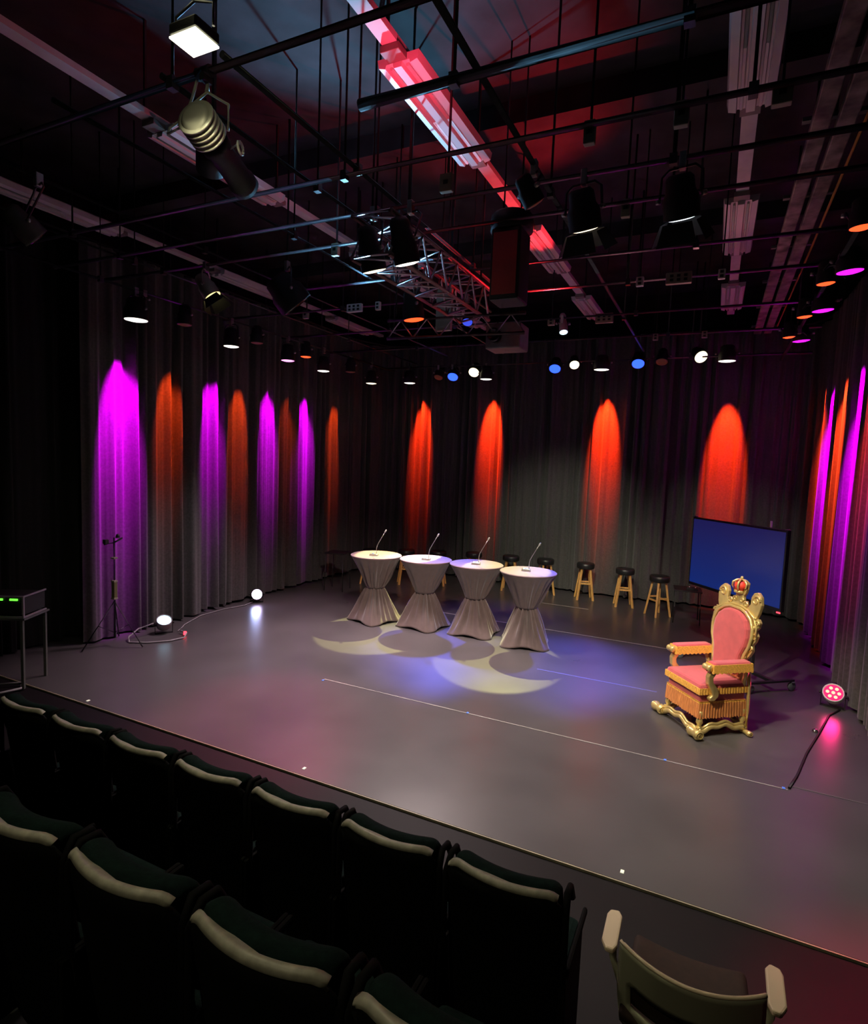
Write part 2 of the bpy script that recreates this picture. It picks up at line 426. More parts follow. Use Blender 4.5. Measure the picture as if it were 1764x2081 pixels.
# small side tables with thin legs
def side_table(label, loc, rz, h, w):
    t = thing('side_table', label, 'table', loc, rz, 'low black side tables')
    bm = B(); add_box(bm, (0,0,h-.012), (w,w,.024)); obj('tabletop', bm, M_black, t, bevel=.004)
    for sx in (-1,1):
        for sy in (-1,1):
            bm = B(); add_tube(bm, [(sx*(w/2-.03),sy*(w/2-.03),h-.02),(sx*(w/2-.01),sy*(w/2-.01),0)], .009, 8); obj('leg', bm, mat('thin_leg',(.09,.09,.09),.35,.6), t)
    return t
side_table('thin legged black side table at the left beside the first bar stool', (-6.85,9.85,0), .2, .78, .42)
side_table('thin legged black side table between the last bar stool and the television', (-.30,11.35,0), .1, .60, .46)
t = thing('control_box', 'small black control box with silver knobs lying on the side table by the television', 'box', (-.22,11.3,.60))
bm = B(); add_prism(bm, [(-.09,0),(.09,0),(.09,.02),(-.09,.05)], -.07, .07); obj('case', bm, M_black, t, bevel=.004)
for dx in (-.05,.05):
    bm = B(); add_lathe(bm, [(0,.03),(.014,.03),(.012,.055),(0,.055)], 10, Matrix.Translation((dx,-.02,0))); obj('knob', bm, M_chrome, t)

# ------------------------------------------------------------------ television on cart
tv = thing('television_cart', 'large flat television showing blue on a black wheeled cart behind the throne', 'television', (.36,8.70,0), math.radians(-50))
W, H0, H1 = 1.66, 1.06, 2.05
# local: x along screen (towards the right of the picture), -y is the viewing side
bm = B(); cy = .035-.10
add_box(bm, (0,cy,(H0+H1)/2), (W, .05, H1-H0)); obj('television_body', bm, M_glassbk, tv, bevel=.006)
sm = bpy.data.materials.new('blue_screen'); sm.use_nodes = True; nt = sm.node_tree; b = nt.nodes['Principled BSDF']
b.inputs['Base Color'].default_value=(.01,.01,.02,1); b.inputs['Roughness'].default_value=.25
tc = nt.nodes.new('ShaderNodeTexCoord'); sp = nt.nodes.new('ShaderNodeSeparateXYZ'); nt.links.new(tc.outputs['Generated'], sp.inputs[0])
rp = nt.nodes.new('ShaderNodeValToRGB'); rp.color_ramp.elements[0].color=(.004,.024,.20,1); rp.color_ramp.elements[1].color=(.012,.012,.10,1)
nt.links.new(sp.outputs['Z'], rp.inputs[0]); nt.links.new(rp.outputs[0], b.inputs['Emission Color']); b.inputs['Emission Strength'].default_value=.75
bm = B(); add_box(bm, (0,cy-.027,(H0+H1)/2+.008), (W-.05,.004,H1-H0-.07)); obj('screen', bm, sm, tv)
bm = B(); add_box(bm, (W/2-.03,cy-.03,H0-.008), (.05,.012,.014)); obj('power_led', bm, E_red, tv)
for sx in (-1,1):
    bm = B(); add_box(bm, (sx*(W/2-.03),cy,H1+.008), (.05,.03,.014)); obj('corner_bracket', bm, M_chrome, tv, bevel=.003)
bm = B(); add_box(bm, (.55,cy,H1+.045), (.02,.02,.08)); obj('antenna', bm, M_white, tv, bevel=.004)
bm = B(); add_box(bm, (-.3,.06,.95), (.06,.05,1.6)); add_box(bm, (.3,.06,.95), (.06,.05,1.6)); add_box(bm, (0,.04,1.5), (.8,.05,.3)); obj('column', bm, M_black, tv, bevel=.005)
bm = B(); add_box(bm, (0,.06,.135), (1.34,.05,.04))
for sx in (-1,1): add_box(bm, (sx*.66,.05,.135), (.04,.66,.03))
obj('base', bm, M_black, tv, bevel=.006)
for sx in (-1,1):
    for sy in (-.27,.36):
        bm = B(); add_lathe(bm, [(0,-.014),(.05,-.014),(.058,-.008),(.058,.008),(.05,.014),(0,.014)], 20, Matrix.Translation((sx*.66,sy,.058)) @ Matrix.Rotation(PI/2,4,'Y')); w = obj('wheel', bm, M_wheel, tv)
        bm = B(); add_tube(bm, [(sx*.66-.016*1, sy+.05*math.cos(a), .058+.05*math.sin(a)) for a in [k*2*PI/20 for k in range(20)]], .005, 6, closed=True); obj('wheel_ring', bm, M_wheelw, w)
        bm = B(); add_tube(bm, [(sx*.66,sy,.12),(sx*.66,sy,.13)], .02, 8); add_box(bm, (sx*.66,sy,.112), (.05,.05,.012)); obj('fork', bm, M_wheel, w)

# ------------------------------------------------------------------ throne
th = thing('throne', 'ornate gold throne with crimson velvet, orange fringe and a crown crest', 'chair', (.07,6.80,0), math.radians(128.5))
# local: +y is forward, -x the near side
HW, FD, BD = .28, .28, -.28
def scroll(c, r0, turns, s, axis='x', n=30):
    pts = []
    for k in range(n+1):
        a = turns*2*PI*k/n; r = r0*(1-.75*k/n)
        pts.append((c[0], c[1]+s*r*math.cos(a), c[2]+r*math.sin(a)) if axis=='x' else (c[0]+s*r*math.cos(a), c[1], c[2]+r*math.sin(a)))
    return pts
# base runners: a wavy carved rail on front, back and both sides with scroll feet
def wavy(p0, p1, amp, base, n=24):
    out=[]
    for k in range(n+1):
        t=k/n; p=Vector(p0).lerp(Vector(p1),t); p.z = base+amp*(math.cos(2*PI*t)*-.5+.5)+.012*math.sin(6*PI*t); out.append(p)
    return out
for (p0,p1) in [((-HW-.02,FD+.03,0),(HW+.02,FD+.03,0)), ((-HW,BD,0),(HW,BD,0)), ((-HW,BD,0),(-HW,FD,0)), ((HW,BD,0),(HW,FD,0))]:
    bm = B(); pts = wavy(p0,p1,.045,.055); add_tube(bm, pts, [.036-.012*math.sin(PI*k/24) for k in range(25)], 10)
    pts2 = wavy(p0,p1,.045,.09); add_tube(bm, pts2, .015, 8)
    obj('base_rail', bm, M_gold, th)
for sx in (-1,1):
    for y, r in ((FD+.05,.055),(BD+.01,.030)):
        bm = B(); add_lathe(bm, [(0,-.075),(r*.5,-.075),(r*.9,-.07),(r,-.05),(r*.8,-.02),(r*.8,.02),(r,.05),(r*.9,.07),(r*.5,.075),(0,.075)], 20, Matrix.Translation((sx*(HW+.03),y,r)) @ Matrix.Rotation(PI/2,4,'Y'))
        add_tube(bm, scroll((sx*(HW+.03)-.078,y,r), r*.8, 1.6, 1), .008, 6); add_tube(bm, scroll((sx*(HW+.03)+.078,y,r), r*.8, 1.6, 1), .008, 6)
        obj('scroll_foot', bm, M_gold, th)
    for y in (FD-.03, BD+.02):
        bm = B(); add_lathe(bm, [(0,.06),(.03,.06),(.034,.09),(.02,.11),(.034,.14),(.03,.17),(.02,.185),(.026,.21),(.026,.26)], 16, Matrix.Translation((sx*(HW-.02),y,0))); obj('leg', bm, M_gold, th)
    bm = B(); add_tube(bm, [(sx*(HW+.005),BD-.01,.04),(sx*(HW+.01),BD-.015,.25),(sx*(HW+.005),BD-.01,.5),(sx*(HW-.01),BD+.0,.72)], [.022,.016,.018,.022], 8); obj('rear_post', bm, M_gold, th)
# upholstered seat box
bm = B(); add_box(bm, (0,0,.34), (.53,.53,.25)); obj('seat_box', bm, M_velvet, th, bevel=.012)
bm = B(); add_box(bm, (0,0.01,.50), (.57,.56,.09)); obj('seat_cushion', bm, M_velvet, th, bevel=.03)
def pleat_band(z0, z1, hx, hy, y0, flare, n=260, amp=.005, f=70, jag=0.):
    bm = B(); per = []
    cs = [(-hx,-hy),(hx,-hy),(hx,hy),(-hx,hy)]
    for i in range(4):
        a, c = cs[i], cs[(i+1)%4]
        for k in range(n//4):
            t = k/(n//4); per.append((a[0]+(c[0]-a[0])*t, a[1]+(c[1]-a[1])*t, i))
    N = len(per); R=[]
    for j, z in enumerate((z1, z1-.012, (z0+z1)/2, z0)):
        row=[]
        for k,(x,y,i) in enumerate(per):
            d = Vector((x,y,0)).normalized()
            o_ = amp*math.sin(k*2*PI*f/N)*(0 if j==0 else 1) + flare*(j/3)
            zz = z + (jag*math.sin(k*1.7)*math.sin(k*.31) if j==3 else 0)
            row.append(bm.verts.new((x+d.x*o_, y+y0+d.y*o_, zz)))
        R.append(row)
    for j in range(3):
        for k in range(N): bm.faces.new((R[j][k],R[j][(k+1)%N],R[j+1][(k+1)%N],R[j+1][k]))
    return bm
obj('fringe', pleat_band(.185,.345,.272,.272,0,.012,jag=.01), M_fringe, th, solid=.006)
obj('fringe_braid', pleat_band(.340,.362,.274,.274,0,.0,amp=.002), M_braid, th, solid=.008)
obj('seat_trim', pleat_band(.44,.505,.288,.284,.01,.003,amp=.003), M_braid, th, solid=.008)
# back: velvet panel with a carved gold frame
PB = [(.17,.58),(.18,.70),(.195,.80),(.235,.90),(.248,1.0),(.24,1.09),(.20,1.175),(.13,1.23),(.06,1.255)]
poly = [(x,z) for x,z in PB] + [(-x,z) for x,z in PB[::-1]]
TB = Matrix.Translation((0,BD+.03,0)) @ Matrix.Rotation(math.radians(5),4,'X')   # leans back a little
lean = lambda: Matrix.Translation((0,BD+.06,.5)) @ Matrix.Rotation(math.radians(6),4,'X') @ Matrix.Translation((0,0,-.5))
bm = B(); add_prism(bm, poly, -.03, .045, lean()); obj('back_cushion', bm, M_velvet, th, bevel=.025)
FB = [(.20,.50),(.205,.62),(.235,.70),(.225,.77),(.27,.82),(.30,.88),(.285,.94),(.315,.985),(.33,1.05),(.295,1.10),(.325,1.135),(.335,1.19),(.305,1.225),(.275,1.22),
      (.30,1.28),(.315,1.37),(.295,1.45),(.245,1.49),(.195,1.475),(.165,1.42),(.17,1.35),(.14,1.305),(.12,1.33),(.10,1.37),(.07,1.35),(.055,1.41),(.075,1.44),(.085,1.49),(.07,1.545),(.04,1.55),(.02,1.565)]
fp = [(x,z) for x,z in FB] + [(-x,z) for x,z in FB[::-1]]
bm = B(); add_prism(bm, fp, -.055, -.015, lean()); obj('back_frame', bm, M_gold, th, bevel=.008)
# carved relief on the frame: raised bead following the cushion, leaf curls, knobs
bm = B(); L = lean()
add_tube(bm, [L @ Vector((x*1.12+(.012 if x>0 else -.012),.01,z if z<.6 else z+.02)) for x,z in poly], .017, 8)
add_tube(bm, [L @ Vector((x*1.3,-.005,z+.045)) for x,z in poly[4:-4]], .011, 8)
obj('frame_bead', bm, M_gold, th)
for sx in (-1,1):
    for (cx,cz,r,sg) in [(.24,1.40,.055,1),(.115,1.33,.03,-1),(.30,1.17,.035,1),(.295,1.03,.035,-1),(.27,.90,.035,1),(.225,.72,.03,-1),(.05,1.36,.025,1)]:
        bm = B(); pts = scroll((sx*cx,-.012,cz), r, 1.3, sx*sg, 'y'); add_tube(bm, [L @ Vector(p) for p in pts], [max(.004,.013*(1-.6*k/30)) for k in range(31)], 7); obj('carved_scroll', bm, M_gold, th)
    bm = B(); zz = [.78+.45*k/60 for k in range(61)]
    add_tube(bm, [L @ Vector((sx*(.255+.03*math.sin(z*7)),-.005,z)) for z in zz], [.006+.008*abs(math.sin(k*PI/7)) for k in range(61)], 8); obj('beaded_edge', bm, M_gold, th)
# crown on the crest
bm = B()
add_lathe(bm, [(.052,1.43),(.058,1.435),(.058,1.455),(.052,1.46)], 20, L @ Matrix.Translation((0,-.01,0)))
for k in range(6):
    a = k*PI/3
    pts = [(.052*math.cos(a),.052*math.sin(a)-.01,1.455),(.082*math.cos(a),.082*math.sin(a)-.01,1.50),(.08*math.cos(a),.08*math.sin(a)-.01,1.545),(.045*math.cos(a),.045*math.sin(a)-.01,1.57),(0,-.01,1.58)]
    add_tube(bm, [L @ Vector(p) for p in pts], .011, 7)
add_lathe(bm, [(0,1.575),(.014,1.58),(.018,1.595),(.012,1.61),(0,1.615)], 12, L @ Matrix.Translation((0,-.01,0)))
cr = obj('crown', bm, M_gold, th)
bm = B(); add_lathe(bm, [(0,1.46),(.045,1.46),(.064,1.50),(.06,1.535),(.03,1.555),(0,1.56)], 16, L @ Matrix.Translation((0,-.01,0))); obj('crown_lining', bm, mat('crown_red',(.7,.05,.03),.5), cr)
bm = B(); add_prism(bm, [(-.19,.10),(.19,.10),(.20,1.0),(.19,1.25),(-.19,1.25),(-.20,1.0)], -.10, -.065, L); obj('back_panel', bm, mat('throne_rear',(.20,.10,.10),.6), th, bevel=.01)
# arms
for sx in (-1,1):
    ax = sx*.30
    bm = B(); add_box(bm, (ax,-.02,.765), (.105,.44,.05)); a_ = obj('armrest', bm, M_velvet, th, bevel=.02)
    bm = B(); add_box(bm, (ax,-.02,.735), (.112,.45,.03)); obj('arm_rail', bm, M_gold, a_, bevel=.008)
    def ring(z0,z1):
        hx,hy=.06,.228; bm=B(); per=[]
        for (a,c) in (((-hx,-hy),(hx,-hy)),((hx,-hy),(hx,hy)),((hx,hy),(-hx,hy)),((-hx,hy),(-hx,-hy))):
            n=14 if a[1]==c[1] else 44
            for k in range(n): t=k/n; per.append((a[0]+(c[0]-a[0])*t,a[1]+(c[1]-a[1])*t))
        N=len(per); R=[]
        for j,z in enumerate((z1,(z0+z1)/2,z0)):
            R.append([bm.verts.new((ax+x*(1+.05*j),-.02+y*(1+.01*j)+.002*math.sin(k*2.1)*j,z+(.006*math.sin(k*1.3) if j==2 else 0))) for k,(x,y) in enumerate(per)])
        for j in range(2):
            for k in range(N): bm.faces.new((R[j][k],R[j][(k+1)%N],R[j+1][(k+1)%N],R[j+1][k]))
        return bm
    obj('arm_fringe', ring(.685,.772), M_braid, a_, solid=.006)
    bm = B(); add_lathe(bm, [(0,-.05),(.03,-.05),(.036,-.035),(.028,-.01),(.028,.01),(.036,.035),(.03,.05),(0,.05)], 16, Matrix.Translation((ax,.235,.735)) @ Matrix.Rotation(PI/2,4,'Y')); obj('arm_scroll', bm, M_gold, a_)
    # S curved support
    S_ = [(.14,.725),(.17,.69),(.205,.63),(.20,.57),(.165,.52),(.14,.48),(.135,.44),(.16,.41),(.20,.40)]
    bm = B(); 
    outer=[]; inner=[]
    for k,(y,z) in enumerate(S_):
        k0=S_[max(0,k-1)]; k1=S_[min(len(S_)-1,k+1)]; d=Vector((k1[0]-k0[0],k1[1]-k0[1])).normalized(); nrm=Vector((-d.y,d.x)); w=[.035,.035,.03,.03,.035,.04,.04,.032,.018][k]
        outer.append((y+nrm.x*w,z+nrm.y*w)); inner.append((y-nrm.x*w,z-nrm.y*w))
    pg = outer+inner[::-1]
    Mx = Matrix.Translation((ax,0,0)) @ Matrix.Rotation(PI/2,4,'Z')
    add_prism(bm, pg, -.028, .028, Mx)
    obj('arm_support', bm, M_gold, th, bevel=.01)
    bm = B(); add_tube(bm, [(ax,-.24,.72),(ax,-.23,.66),(sx*.27,-.235,.56),(sx*.265,-.24,.45)], [.022,.026,.022,.02], 8); obj('rear_arm_support', bm, M_gold, th)
for x in (-.2,.2):
    pass

# ------------------------------------------------------------------ floor lamps (LED pars)
def floor_par(label, loc, rz, tilt, body, face, dots=None, s=1.0):
    """lies on a U bracket; local +y is the beam direction, tilted up"""
    t = thing('floor_lamp_par', label, 'stage light', loc, rz, 'LED cans on the floor')
    t.name = 'floor_spotlight'
    M = Matrix.Translation((0,0,.14*s)) @ Matrix.Rotation(-PI/2+tilt,4,'X') @ Matrix.Scale(s,4)
    bm = B(); add_lathe(bm, [(0,-.09),(.06,-.09),(.085,-.06),(.095,-.02),(.10,.05),(.098,.062),(.09,.062),(.088,.05),(0,.05)], 28, M); obj('housing', bm, body, t)
    bm = B(); add_lathe(bm, [(0,.051),(.086,.051),(.086,.055),(0,.055)], 28, M); l = obj('lens', bm, face, t)
    if dots:
        for k in range(7):
            a = k*PI/3; r = 0 if k==6 else .052
            bm = B(); add_lathe(bm, [(0,.055),(.017,.055),(.013,.064),(0,.066)], 12, M @ Matrix.Translation((r*math.cos(a),r*math.sin(a),0))); obj('led', bm, dots, l)
    bm = B()
    for sx in (-1,1): add_box(bm, (sx*.108*s,0,.08*s), (.006,.03,.15*s))
    add_box(bm, (0,0,.006), (.222*s,.06,.008)); obj('bracket', bm, M_black, t)
    for sx in (-1,1):
        bm = B(); add_lathe(bm, [(0,0),(.018,0),(.018,.02),(0,.02)], 10, Matrix.Translation((sx*.11*s,0,.14*s)) @ Matrix.Rotation(sx*PI/2,4,'Y')); obj('knob', bm, M_black, t)
    return t
# facing angle: rz such that (0,1)->dir
def face_to(p, q): return math.atan2(-(q[0]-p[0]), q[1]-p[1])
floor_par('red glowing round LED can on the floor at the right edge below the purple curtain', (1.44,8.08,0), face_to((1.50,8.08),(0.2,3.0)), math.radians(38), M_white, E_glow, E_redh, 1.1)
floor_par('bright white glowing LED can on the floor at the foot of the left curtain', (-7.42,8.12,0), face_to((-7.42,8.12),(-2,3)), math.radians(12), M_black, E_ball, None, 1.05)
floor_par('bluish white LED can with a looped cable beside the left curtain', (-7.22,5.95,0), face_to((-7.22,5.95),(-4,4.0)), math.radians(58), M_cablew, E_cyan, None, 1.1)
t = thing('lamp_cable', 'grey cable looped on the floor around the bluish white LED can', 'cable', (0,0,0))
bm = B(); add_tube(bm, [(-7.28,5.82,.17),(-7.34,5.62,.13),(-7.33,5.45,.05),(-7.22,5.38,.013),(-7.0,5.5,.013),(-6.82,5.72,.013),(-6.76,5.92,.02),(-6.86,6.05,.04),(-7.0,6.05,.05)], .011, 8); obj('cord', bm, M_cablew, t)
bm = B(); add_lathe(bm, [(0,0),(.022,0),(.022,.045),(0,.05)], 10, Matrix.Translation((-6.86,6.02,.02))); obj('plug', bm, E_red, t)
bm = B(); add_tube(bm, [(-7.1,6.1,.012),(-7.3,6.4,.012),(-7.5,6.9,.012),(-7.5,7.4,.012),(-7.4,7.8,.012),(-7.45,8.05,.012)], .009, 6); one('floor_line', bm, M_cablew, 'thin grey cable along the foot of the left curtain between the two LED cans', 'cable')

# ------------------------------------------------------------------ tripod stand at the left
t = thing('light_stand', 'thin tripod stand with a yellow taped clamp in front of the left curtain', 'stand', (-7.30,5.22,0))
bm = B(); add_tube(bm, [(0,0,.12),(0,0,.9)], .014, 8); add_tube(bm, [(0,0,.9),(0,0,1.5)], .010, 8); obj('pole', bm, M_pipe, t)
for a in (.3, 2.4, 4.5):
    bm = B(); add_tube(bm, [(0,0,.62),(.42*math.cos(a),.42*math.sin(a),.01)], .009, 8); obj('leg', bm, M_pipe, t)
    bm = B(); add_tube(bm, [(0,0,.18),(.21*math.cos(a),.21*math.sin(a),.31)], .006, 6); obj('brace', bm, M_pipe, t)
bm = B(); add_box(bm, (0,0,.78), (.06,.05,.24)); obj('clamp', bm, mat('yellow_grey',(.16,.15,.06),.6), t, bevel=.006)
for z in (.66,.9,1.22):
    bm = B(); add_box(bm, (0,0,z), (.07,.06,.025)); obj('collar', bm, M_beige, t, bevel=.004)
bm = B(); add_tube(bm, [(-.12,-.06,1.40),(0,0,1.43),(.1,.05,1.5)], .012, 8); add_lathe(bm, [(0,0),(.03,0),(.02,.05),(0,.05)], 10, Matrix.Translation((.05,.02,1.5))); add_box(bm, (-.1,-.05,1.44), (.06,.05,.06)); obj('boom_head', bm, M_pipe, t)

# ------------------------------------------------------------------ equipment rack at far left
t = thing('equipment_rack', 'open black equipment rack with green lights on a stand at the far left', 'rack', (-7.27,3.70,0), math.radians(28))
bm = B()
add_box(bm, (0,.0,.79), (1.0,.45,.02)); obj('shelf', bm, mat('rack_metal',(.10,.10,.11),.5), t)
for sx in (-1,1):
    for sy in (-1,1):
        bm = B(); add_box(bm, (sx*.46,sy*.2,.39), (.03,.03,.78)); obj('leg', bm, mat('rack_leg',(.09,.10,.09),.5), t)
bm = B()
for z in (.81,1.04): add_box(bm, (0,-.2,z), (.96,.02,.016))
for sx in (-1,1): add_box(bm, (sx*.475,-.2,.925), (.02,.02,.235))
for z in (.81,1.04): 
    for sx in (-1,1): add_box(bm, (sx*.475,0,z), (.016,.4,.016))
obj('frame', bm, mat('rack_frame',(.30,.26,.32),.4), t)
bm = B(); add_box(bm, (0,.02,.925), (.92,.38,.2)); obj('amplifier', bm, M_black, t, bevel=.006)
for x in (-.05,.2,.36):
    bm = B(); add_box(bm, (x,-.178,1.0), (.085,.01,.022)); obj('green_light', bm, E_green, t)
bm = B(); add_box(bm, (.15,-.178,.93), (.1,.01,.03)); obj('label_plate', bm, M_greyp, t)
bm = B(); add_tube(bm, [(-7.2,3.6,.02),(-7.0,3.4,.02),(-6.8,3.5,.02),(-6.75,3.7,.02),(-6.9,3.8,.02),(-7.05,3.65,.02)], .014, 6); one('coiled_cable', bm, M_cablew, 'dim coiled cable on the floor below the equipment rack', 'cable')

# ------------------------------------------------------------------ theatre seats
def bow(x): return .95*x*x
def make_seat(label, loc):
    t = thing('theatre_seat', label, 'seat', loc, 0, 'rows of theatre seats')
    hw = .258
    def topz(x): return -.05*max(0,(abs(x)-.19)/.07)**2*1.0
    def pad(u, v):      # closed profile around the pad section in y,z ; u around, v across
        x = -hw + 2*hw*v
        e = 1-.5*max(0,(abs(x)-.2)/.06)**3
        prof = [(.0,.50),(.0,.85),(.0,.955),(.012,.985),(.04,.997),(.085,.985),(.118,.955),(.13,.90),(.115,.75),(.10,.60),(.09,.50)]
        k = min(len(prof)-1, int(round(u*(len(prof)-1))))
        y, z = prof[k]
        return Vector((x*(.985), bow(x)+ y*e + (z-1)*-.14, z + (topz(x) if z>.8 else 0)))
    bm = B(); add_grid(bm, pad, 11, 22, False); 
    bmesh.ops.holes_fill(bm, edges=[e for e in bm.edges if e.is_boundary]); obj('backrest', bm, M_seat, t, sub=1)
    # rear shell
    def shell(u, v):
        x = -hw + 2*hw*v; z = .10 + .865*u
        return Vector((x, bow(x) - .014 + (z-1)*-.14, z + (topz(x) if z>.8 else 0)))
    bm = B(); add_grid(bm, shell, 12, 22); obj('back_shell', bm, M_shell, t, solid=.016)
    # moulded rim on the shell top; caught light is put into its pale colour
    def rim(u, v):
        x = (-hw+.002) + 2*(hw-.012)*v
        pr = [(-.004,-.032),(-.016,-.032),(-.021,-.026),(-.020,-.013),(-.012,-.004),(.004,-.002)]
        y, z = pr[int(round(u*5))]
        return Vector((x, bow(x)+y, 1.0+z-.006+topz(x)*.9))
    bm = B(); add_grid(bm, rim, 6, 26); bmesh.ops.holes_fill(bm, edges=[e for e in bm.edges if e.is_boundary]); obj('back_rim', bm, M_rim, t)
    # black side caps
    for sx in (-1,1):
        bm = B(); add_tube(bm, [(sx*.270,bow(.26)+.02,.30),(sx*.270,bow(.26)-.01,.6),(sx*.268,bow(.26)-.01,.90),(sx*.262,bow(.26)+.03,.962),(sx*.262,bow(.26)+.09,.955),(sx*.264,bow(.26)+.13,.88)], .015, 8); obj('side_frame', bm, M_shell, t)
        bm = B(); add_box(bm, (sx*.272,.33,.585), (.022,.40,.035)); obj('armrest', bm, M_shell, t, bevel=.012)
        bm = B(); add_box(bm, (sx*.272,.22,.285), (.018,.40,.57)); obj('side_panel', bm, M_shell, t, bevel=.005)
    bm = B(); add_box(bm, (0,.36,.44), (.49,.44,.11)); obj('seat', bm, M_seat, t, bevel=.03)
    return t
l1 = ['dark green theatre seat at the right end of the front row','dark green theatre seat in the front row, second from the right end','dark green theatre seat in the front row, third from the right end',
      'dark green theatre seat in the front row, fourth from the right end','dark green theatre seat in the front row, fifth from the right end','dark green theatre seat in the front row, sixth from the right end',
      'dark green theatre seat in the front row, cut by the left edge','dark green theatre seat in the front row, eighth from the right']
s0 = make_seat(l1[0], (-.685,2.21,-.015))
for k in range(1,7): dup(s0, l1[k], (-.685-.569*k, 2.21, -.015))
l2 = ['near theatre seat in the second row, cut off by the bottom edge','near theatre seat in the second row with the largest pale rim','theatre seat in the second row, third from its right end','near theatre seat in the second row at the left edge of the picture']
for k in range(4): dup(s0, l2[k], (-.465-.565*k, 1.105, .4))

# ------------------------------------------------------------------ armchair bottom right
ch = thing('conference_chair', 'grey armchair with cream arm pads and a brown seat, seen from behind at bottom right', 'chair', (.05,2.58,-.015), 0)
def cb(u, v):
    x = -.255+.51*u; zz = .40+.425*v
    w = 1-.04*(1-v)**2+.03*math.sin(PI*v)
    return Vector((x*w, -.325 + 1.7*x*x - .05*(v-.2) + .05*(1-v), zz + .006*math.cos(x*5)))
bm = B()
NU, NV = 30, 16
vs = [[bm.verts.new(cb(i/(NU-1), j/(NV-1))) for j in range(NV)] for i in range(NU)]
for i in range(NU-1):
    for j in range(NV-1):
        if 3 <= i <= 24 and 5 <= j <= 8: continue      # open slot
        f = bm.faces.new((vs[i][j],vs[i+1][j],vs[i+1][j+1],vs[i][j+1])); f.smooth = True
obj('backrest', bm, M_chback, ch, solid=.012)
bm = B(); add_tube(bm, [cb(i/40,1)+Vector((0,0,.002)) for i in range(41)], .0075, 8); obj('back_rim', bm, M_arm, ch)
bm = B(); add_tube(bm, [cb(.10+.73*i/30,.30) for i in range(31)], .006, 8); obj('slot_rim', bm, M_arm, ch)
bm = B()
add_grid(bm, lambda u,v: Vector(((-.25+.5*u)*(1-.06*v), -.25+.47*v, .47+.03*(2*u-1)**2+.02*math.sin(PI*v))), 14, 14); obj('seat', bm, M_chseat, ch, solid=.05, sub=1)
def lining(u, v):
    p = cb(.06+.88*u, .35+.62*v); return p+Vector((0,.02,0))
bm = B(); add_grid(bm, lining, 20, 10); obj('back_lining', bm, M_chseat, ch, solid=.012)
for sx in (-1,1):
    bm = B()
    pl = [(-.033,-.10),(-.02,-.135),(.012,-.135),(.034,-.09),(.036,.07),(.026,.10),(-.012,.11),(-.03,.08)]
    a = [bm.verts.new((sx*(.315)+sx*x, .0+y, .655)) for x,y in pl]; b_ = [bm.verts.new((sx*(.315)+sx*x, .0+y, .680)) for x,y in pl]
    bm.faces.new(a); bm.faces.new(b_)
    for i in range(8): bm.faces.new((a[i],a[(i+1)%8],b_[(i+1)%8],b_[i]))
    obj('armrest', bm, M_arm, ch, bevel=.008)
    bm = B(); add_tube(bm, [(sx*.312,-.02,.66),(sx*.305,-.02,.55),(sx*.27,-.02,.45),(sx*.15,-.01,.42)], [.018,.016,.015,.014], 8); obj('arm_support', bm, M_chback, ch)
bm = B(); add_tube(bm, [(0,-.02,.10),(0,-.02,.44)], .025, 10); obj('column', bm, M_chrome, ch)
for k in range(5):
    a = k*2*PI/5+.3
    bm = B(); add_tube(bm, [(0,-.02,.11),(.27*math.cos(a),-.02+.27*math.sin(a),.075)], [.022,.013], 8); lg = obj('leg', bm, M_black, ch)
    bm = B(); add_lathe(bm, [(0,-.012),(.028,-.012),(.028,.012),(0,.012)], 14, Matrix.Translation((.27*math.cos(a),-.02+.27*math.sin(a),.029)) @ Matrix.Rotation(PI/2,4,'Y')); add_tube(bm, [(.27*math.cos(a),-.02+.27*math.sin(a),.03),(.27*math.cos(a),-.02+.27*math.sin(a),.08)], .007, 6); obj('wheel', bm, M_black, lg)

# ------------------------------------------------------------------ rigging grid
ZP, CE = 4.86, 6.4
PIPES = []
def pipe(label, a, b, r=.024, name='rigging_pipe', group='rigging pipes under the ceiling', m=None, hang=None):
    PIPES.append((Vector(a),Vector(b),r))
    t = thing(name, label, 'pipe', (0,0,0), 0, group)
    bm = B(); add_tube(bm, [a,b], r, 12); obj('tube', bm, m or M_pipe, t)
    A_, B_ = Vector(a), Vector(b)
    n = hang or max(2, int((B_-A_).length/2.6))
    for k in range(n):
        p = A_.lerp(B_, (k+.5)/n + .03*math.sin(k*3+a[1]))
        bm = B(); add_tube(bm, [(p.x,p.y,p.z),(p.x,p.y,CE)], .010, 6); h = obj('hanger_rod', bm, M_rod, t)
        bm = B(); add_box(bm, (p.x,p.y,p.z), (.05,.05,.07)); obj('clamp', bm, M_pipe, h)
    return t
for y, x0, x1, lb in [(2.52,-7.2,1.6,'black pipe crossing in front of the work light'),
    (3.10,-2.08,1.6,'thick black pipe crossing in front of the red lit luminaire'),
    (3.80,-7.2,1.6,'dark pipe crossing just behind the thick black one'),
    (4.42,-7.2,1.2,'dark pipe with cyan highlights crossing above the lighting truss'),
    (4.98,-7.2,1.2,'dark pipe with cyan highlights touching the lighting truss'),
    (6.10,-5.1,1.2,'cyan lit pipe crossing behind the lighting truss'),
    (7.05,-7.2,1.2,'grey pipe crossing above the socket boxes'),
    (8.45,-7.2,1.2,'thin dark pipe crossing in the far half of the grid'),
    (9.90,-7.2,1.2,'thin dark pipe crossing near the back, second from the curtain'),
    (11.55,-7.0,1.3,'rearmost pipe carrying the row of lamps before the back curtain')]:
    zz = 4.74 if y > 11 else ZP-.05
    pipe(lb, (x0,y,zz), (x1,y,zz), .034 if y==3.10 else .024, hang=3 if y<5 else 2, m=M_black if y<3.5 else None)
